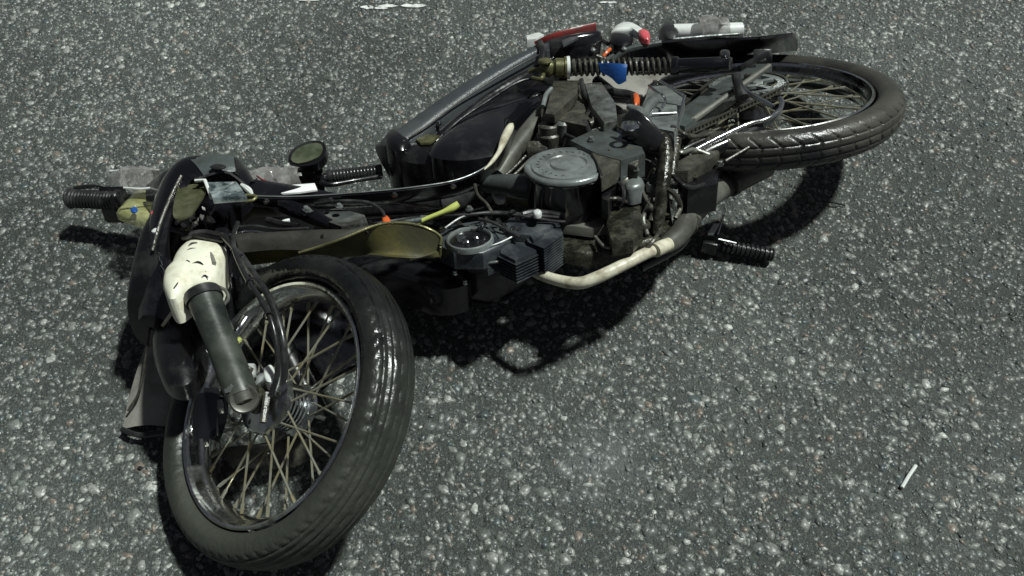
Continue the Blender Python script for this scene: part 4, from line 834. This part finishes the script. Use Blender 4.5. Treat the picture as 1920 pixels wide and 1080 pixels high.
for px, py in ((574, 392), (578, 395), (636, 387), (880, 392)):
    b = BM(); bolt(b, at(px, py, .285), NB, .005, .005); part('bolt', b, 'alloy')

# ================================================================ LOOSE THINGS
def loose(name, bm, m, label, cat, **k): return tag(mesh_obj(name, bm, m, **k), label, cat)
bm = BM(); sheet(bm, [at(1121, 119, .285), at(1140, 118, .29), at(1160, 119, .29), at(1176, 121, .285)], [at(1126, 134, .27), at(1146, 146, .26), (at(1160, 158, .25)), at(1174, 152, .26)], .002, .006, 6, 8)
loose('cloth_scrap', bm, 'blue', 'blue scrap of cloth caught on the rear shock spring', 'cloth')
bm = BM(); A, B = at(1262, 60, .10), at(1392, 57, .10); d = (B-A).normalized(); L_ = (B-A).length
lathe(bm, A, d, [(.020, 0), (.021, .003), (.021, L_-.002), (.017, L_), (.016, L_*.9), (0, L_*.9)], 24); lathe(bm, A, d, [(0, .001), (.0195, .001)], 24)
roll = loose('white_tube', bm, 'white', 'white plastic tube lying behind the rear mudguard, wrapped in clear film', 'tube')
bm = BM(); crumple(bm, ([(1306, 40), (1340, 38), (1366, 42)], [(1318, 74), (1340, 72), (1364, 78)]), .128, 8, 7, .012)
loose('plastic_film', bm, 'clear', 'crumpled clear film bound round the middle of the white tube', 'plastic wrap', auto=10)
bm = BM(); dome(bm, [(1236, 58), (1248, 44), (1266, 48), (1274, 68), (1250, 72)], .10, .015, .06)
loose('tube_plug', bm, 'hose', 'dark lump of rubber at the left end of the white tube', 'rubber')
bm = BM(); tube(bm, [at(1691, 914, .006), at(1704, 892, .008), at(1717, 873, .006)], .0035, 8, smooth=False)
loose('white_stick', bm, 'stickwood', 'short thin white stick on bare asphalt at the right', 'stick')
bm = BM(); tube(bm, [at(1540, 376, .005), at(1562, 380, .012), at(1584, 385, .006)], .0018, 6)
loose('thin_wire', bm, 'hose', 'thin dark wire on the road beside the rear tyre shadow', 'wire')
bm = BM()
for (x0, x1, y, h) in ((676, 704, 13, 3.5), (706, 746, 11, 3), (748, 806, 10, 3.2), (700, 730, 15, 1.6), (560, 600, 0, 1.5), (1120, 1160, 4, 2)):
    k = 14; P_ = []
    for i in range(k): a = 2*math.pi*i/k; P_.append(at((x0+x1)/2 + (x1-x0)/2*math.cos(a)*random.uniform(.7, 1.1), y + h*math.sin(a)*random.uniform(.6, 1.3), .004))
    bm.faces.new([bm.verts.new(p) for p in P_])
r = bmesh.ops.extrude_face_region(bm, geom=bm.faces[:]); bmesh.ops.translate(bm, verts=[v for v in r['geom'] if isinstance(v, bmesh.types.BMVert)], vec=(0, 0, -.0035))
tag(mesh_obj('road_marking', bm, 'paint', smooth=False), None, None, kind='structure')

# ---------------------------------------------------------------- small castings, hoses and clips round the engine
for px, py, z, r, h, m_ in ((1186, 404, .262, .018, .008, 'case'), (1172, 430, .258, .012, .010, 'oily'), (1206, 420, .250, .014, .010, 'grease'), (1160, 396, .262, .010, .008, 'case'),
                            (1222, 352, .275, .011, .016, 'case'), (1216, 372, .270, .009, .010, 'grease'), (1196, 452, .225, .012, .012, 'case'), (1236, 300, .31, .010, .01, 'grease'), (1108, 424, .232, .010, .006, 'oily'), (1072, 440, .225, .016, .006, 'oily')):
    b = BM(); lathe(b, at(px, py, z) - NB*.006, NB, [(0, 0), (r, 0), (r, h*.7), (r*.85, h), (r*.55, h), (r*.5, h*.6), (0, h*.6)], 20); part('casting_boss', b, m_)
for pts, r, m_ in (([(1150, 336), (1168, 352), (1166, 380), (1150, 396)], .0045, 'hose'), ([(1130, 380), (1156, 372), (1190, 384), (1216, 378)], .0040, 'grease'), ([(1204, 360), (1214, 384), (1206, 410), (1214, 440)], .0045, 'muffler'),
                   ([(1236, 350), (1262, 362), (1276, 386), (1266, 410)], .0050, 'grease'), ([(1262, 330), (1280, 346), (1300, 352), (1320, 346)], .0045, 'hose'), ([(1180, 300), (1206, 292), (1232, 300), (1256, 312)], .0050, 'grease'),
                   ([(1080, 392), (1100, 400), (1130, 396), (1150, 404)], .0035, 'hose'), ([(1140, 276), (1156, 290), (1166, 310), (1160, 330)], .0040, 'hose'), ([(1262, 232), (1280, 250), (1306, 256), (1340, 248)], .0045, 'grease'),
                   ([(1250, 270), (1276, 286), (1300, 280), (1330, 290)], .0040, 'muffler'), ([(1210, 470), (1226, 450), (1240, 430)], .0040, 'grease'), ([(1116, 444), (1130, 460), (1150, 466)], .0035, 'muffler')):
    b = BM(); n_ = len(pts); tube(b, [at(x, y, .285 + .012*math.sin(i*1.7) - (.03 if y > 380 else 0)) for i, (x, y) in enumerate(pts)], r, 8); part('engine_hose', b, m_)
for px, py, z in ((1228, 322, .30), (1258, 342, .29), (1192, 318, .315), (1144, 286, .318), (1108, 262, .31), (1180, 262, .31), (1148, 318, .29), (1302, 330, .27), (1284, 318, .27), (1166, 464, .225), (1130, 450, .225)):
    b = BM(); bolt(b, at(px, py, z), NB, .0048, .006); part('bolt', b, random.choice(['dullchrome', 'case', 'grease']))
# chrome tube and lime marks by the fork
bm = BM(); tube(bm, [at(432, 642, .22), at(446, 620, .23), at(462, 596, .235)], .009, 12); ct = part('brake_rod_guard', bm, 'chrome')
bm = BM(); tube(bm, [at(440, 648, .235), at(452, 634, .24)], .0045, 8, 1, False); sub('paint_mark', bm, 'lime', ct)
bm = BM(); dome(bm, [(494, 690), (508, 684), (516, 700), (508, 716), (496, 710)], .25, .004, .02); part('hub_clamp', bm, 'white')
# broken plastic on the road
SH = bpy.data.meshes
for i, (px, py, s_, m_, lab) in enumerate(((846, 596, 9, 'black', 'black plastic splinter lying in the shadow under the cylinder'), (262, 876, 7, 'black', 'small black plastic splinter beside the front tyre, near the muddy flap'), (1306, 520, 6, 'clear', 'tiny clear plastic chip on the road below the footpeg'))):
    b = BM(); k = 5; plate(b, [(px + s_*math.cos(a)*random.uniform(.5, 1.2), py + s_*.6*math.sin(a)*random.uniform(.5, 1.2)) for a in [2*math.pi*q/k for q in range(k)]][::-1], .006, .003, V3((.1, -.1, 1)), .0006); loose('plastic_shard', b, m_, lab, 'debris', smooth=False)

# castings: ribs, bosses and bolts on the crankcase side, ties on the cables
for k in range(7):
    b = BM(); x0 = 1052 + k*14; tube(b, [at(x0, 436 - k*1.5, .222), at(x0 + 5, 456 - k, .205), at(x0 + 7, 474 - k, .175)], .0028, 8); part('casting_rib', b, 'oily')
for px, py, z in ((1060, 424, .232), (1092, 420, .232), (1124, 418, .232), (1146, 428, .25), (1062, 458, .205), (1112, 456, .21), (1232, 436, .205), (1244, 400, .21)):
    b = BM(); bolt(b, at(px, py, z), NB, .0045, .007); part('bolt', b, 'case')
for px, py, z in ((470, 528, .333), (503, 592, .333), (700, 421, .243), (960, 401, .278), (1012, 405, .275)):
    b = BM(); lathe(b, at(px, py, z), V3((.4, -.8, .1)).normalized(), [(.0075, -.002), (.0088, -.0015), (.0088, .0015), (.0075, .002)], 14, closed=True); part('cable_tie', b, 'hose')
for px, py in ((500, 378), (620, 376), (740, 366), (850, 350), (690, 436), (606, 444), (780, 428)):
    b = BM(); bolt(b, at(px, py, .288), NB, .0042, .004); part('screw', b, 'dullchrome')
for q in range(9):
    x0 = 300 + q*3; b = BM(); tube(b, [at(x0 - 6 + random.uniform(-3, 3), 470 + q*9, .262), at(x0 + 2 + random.uniform(-6, 6), 480 + q*9, .262)], .0007, 5, 1, False); part('scratch', b, 'cover')
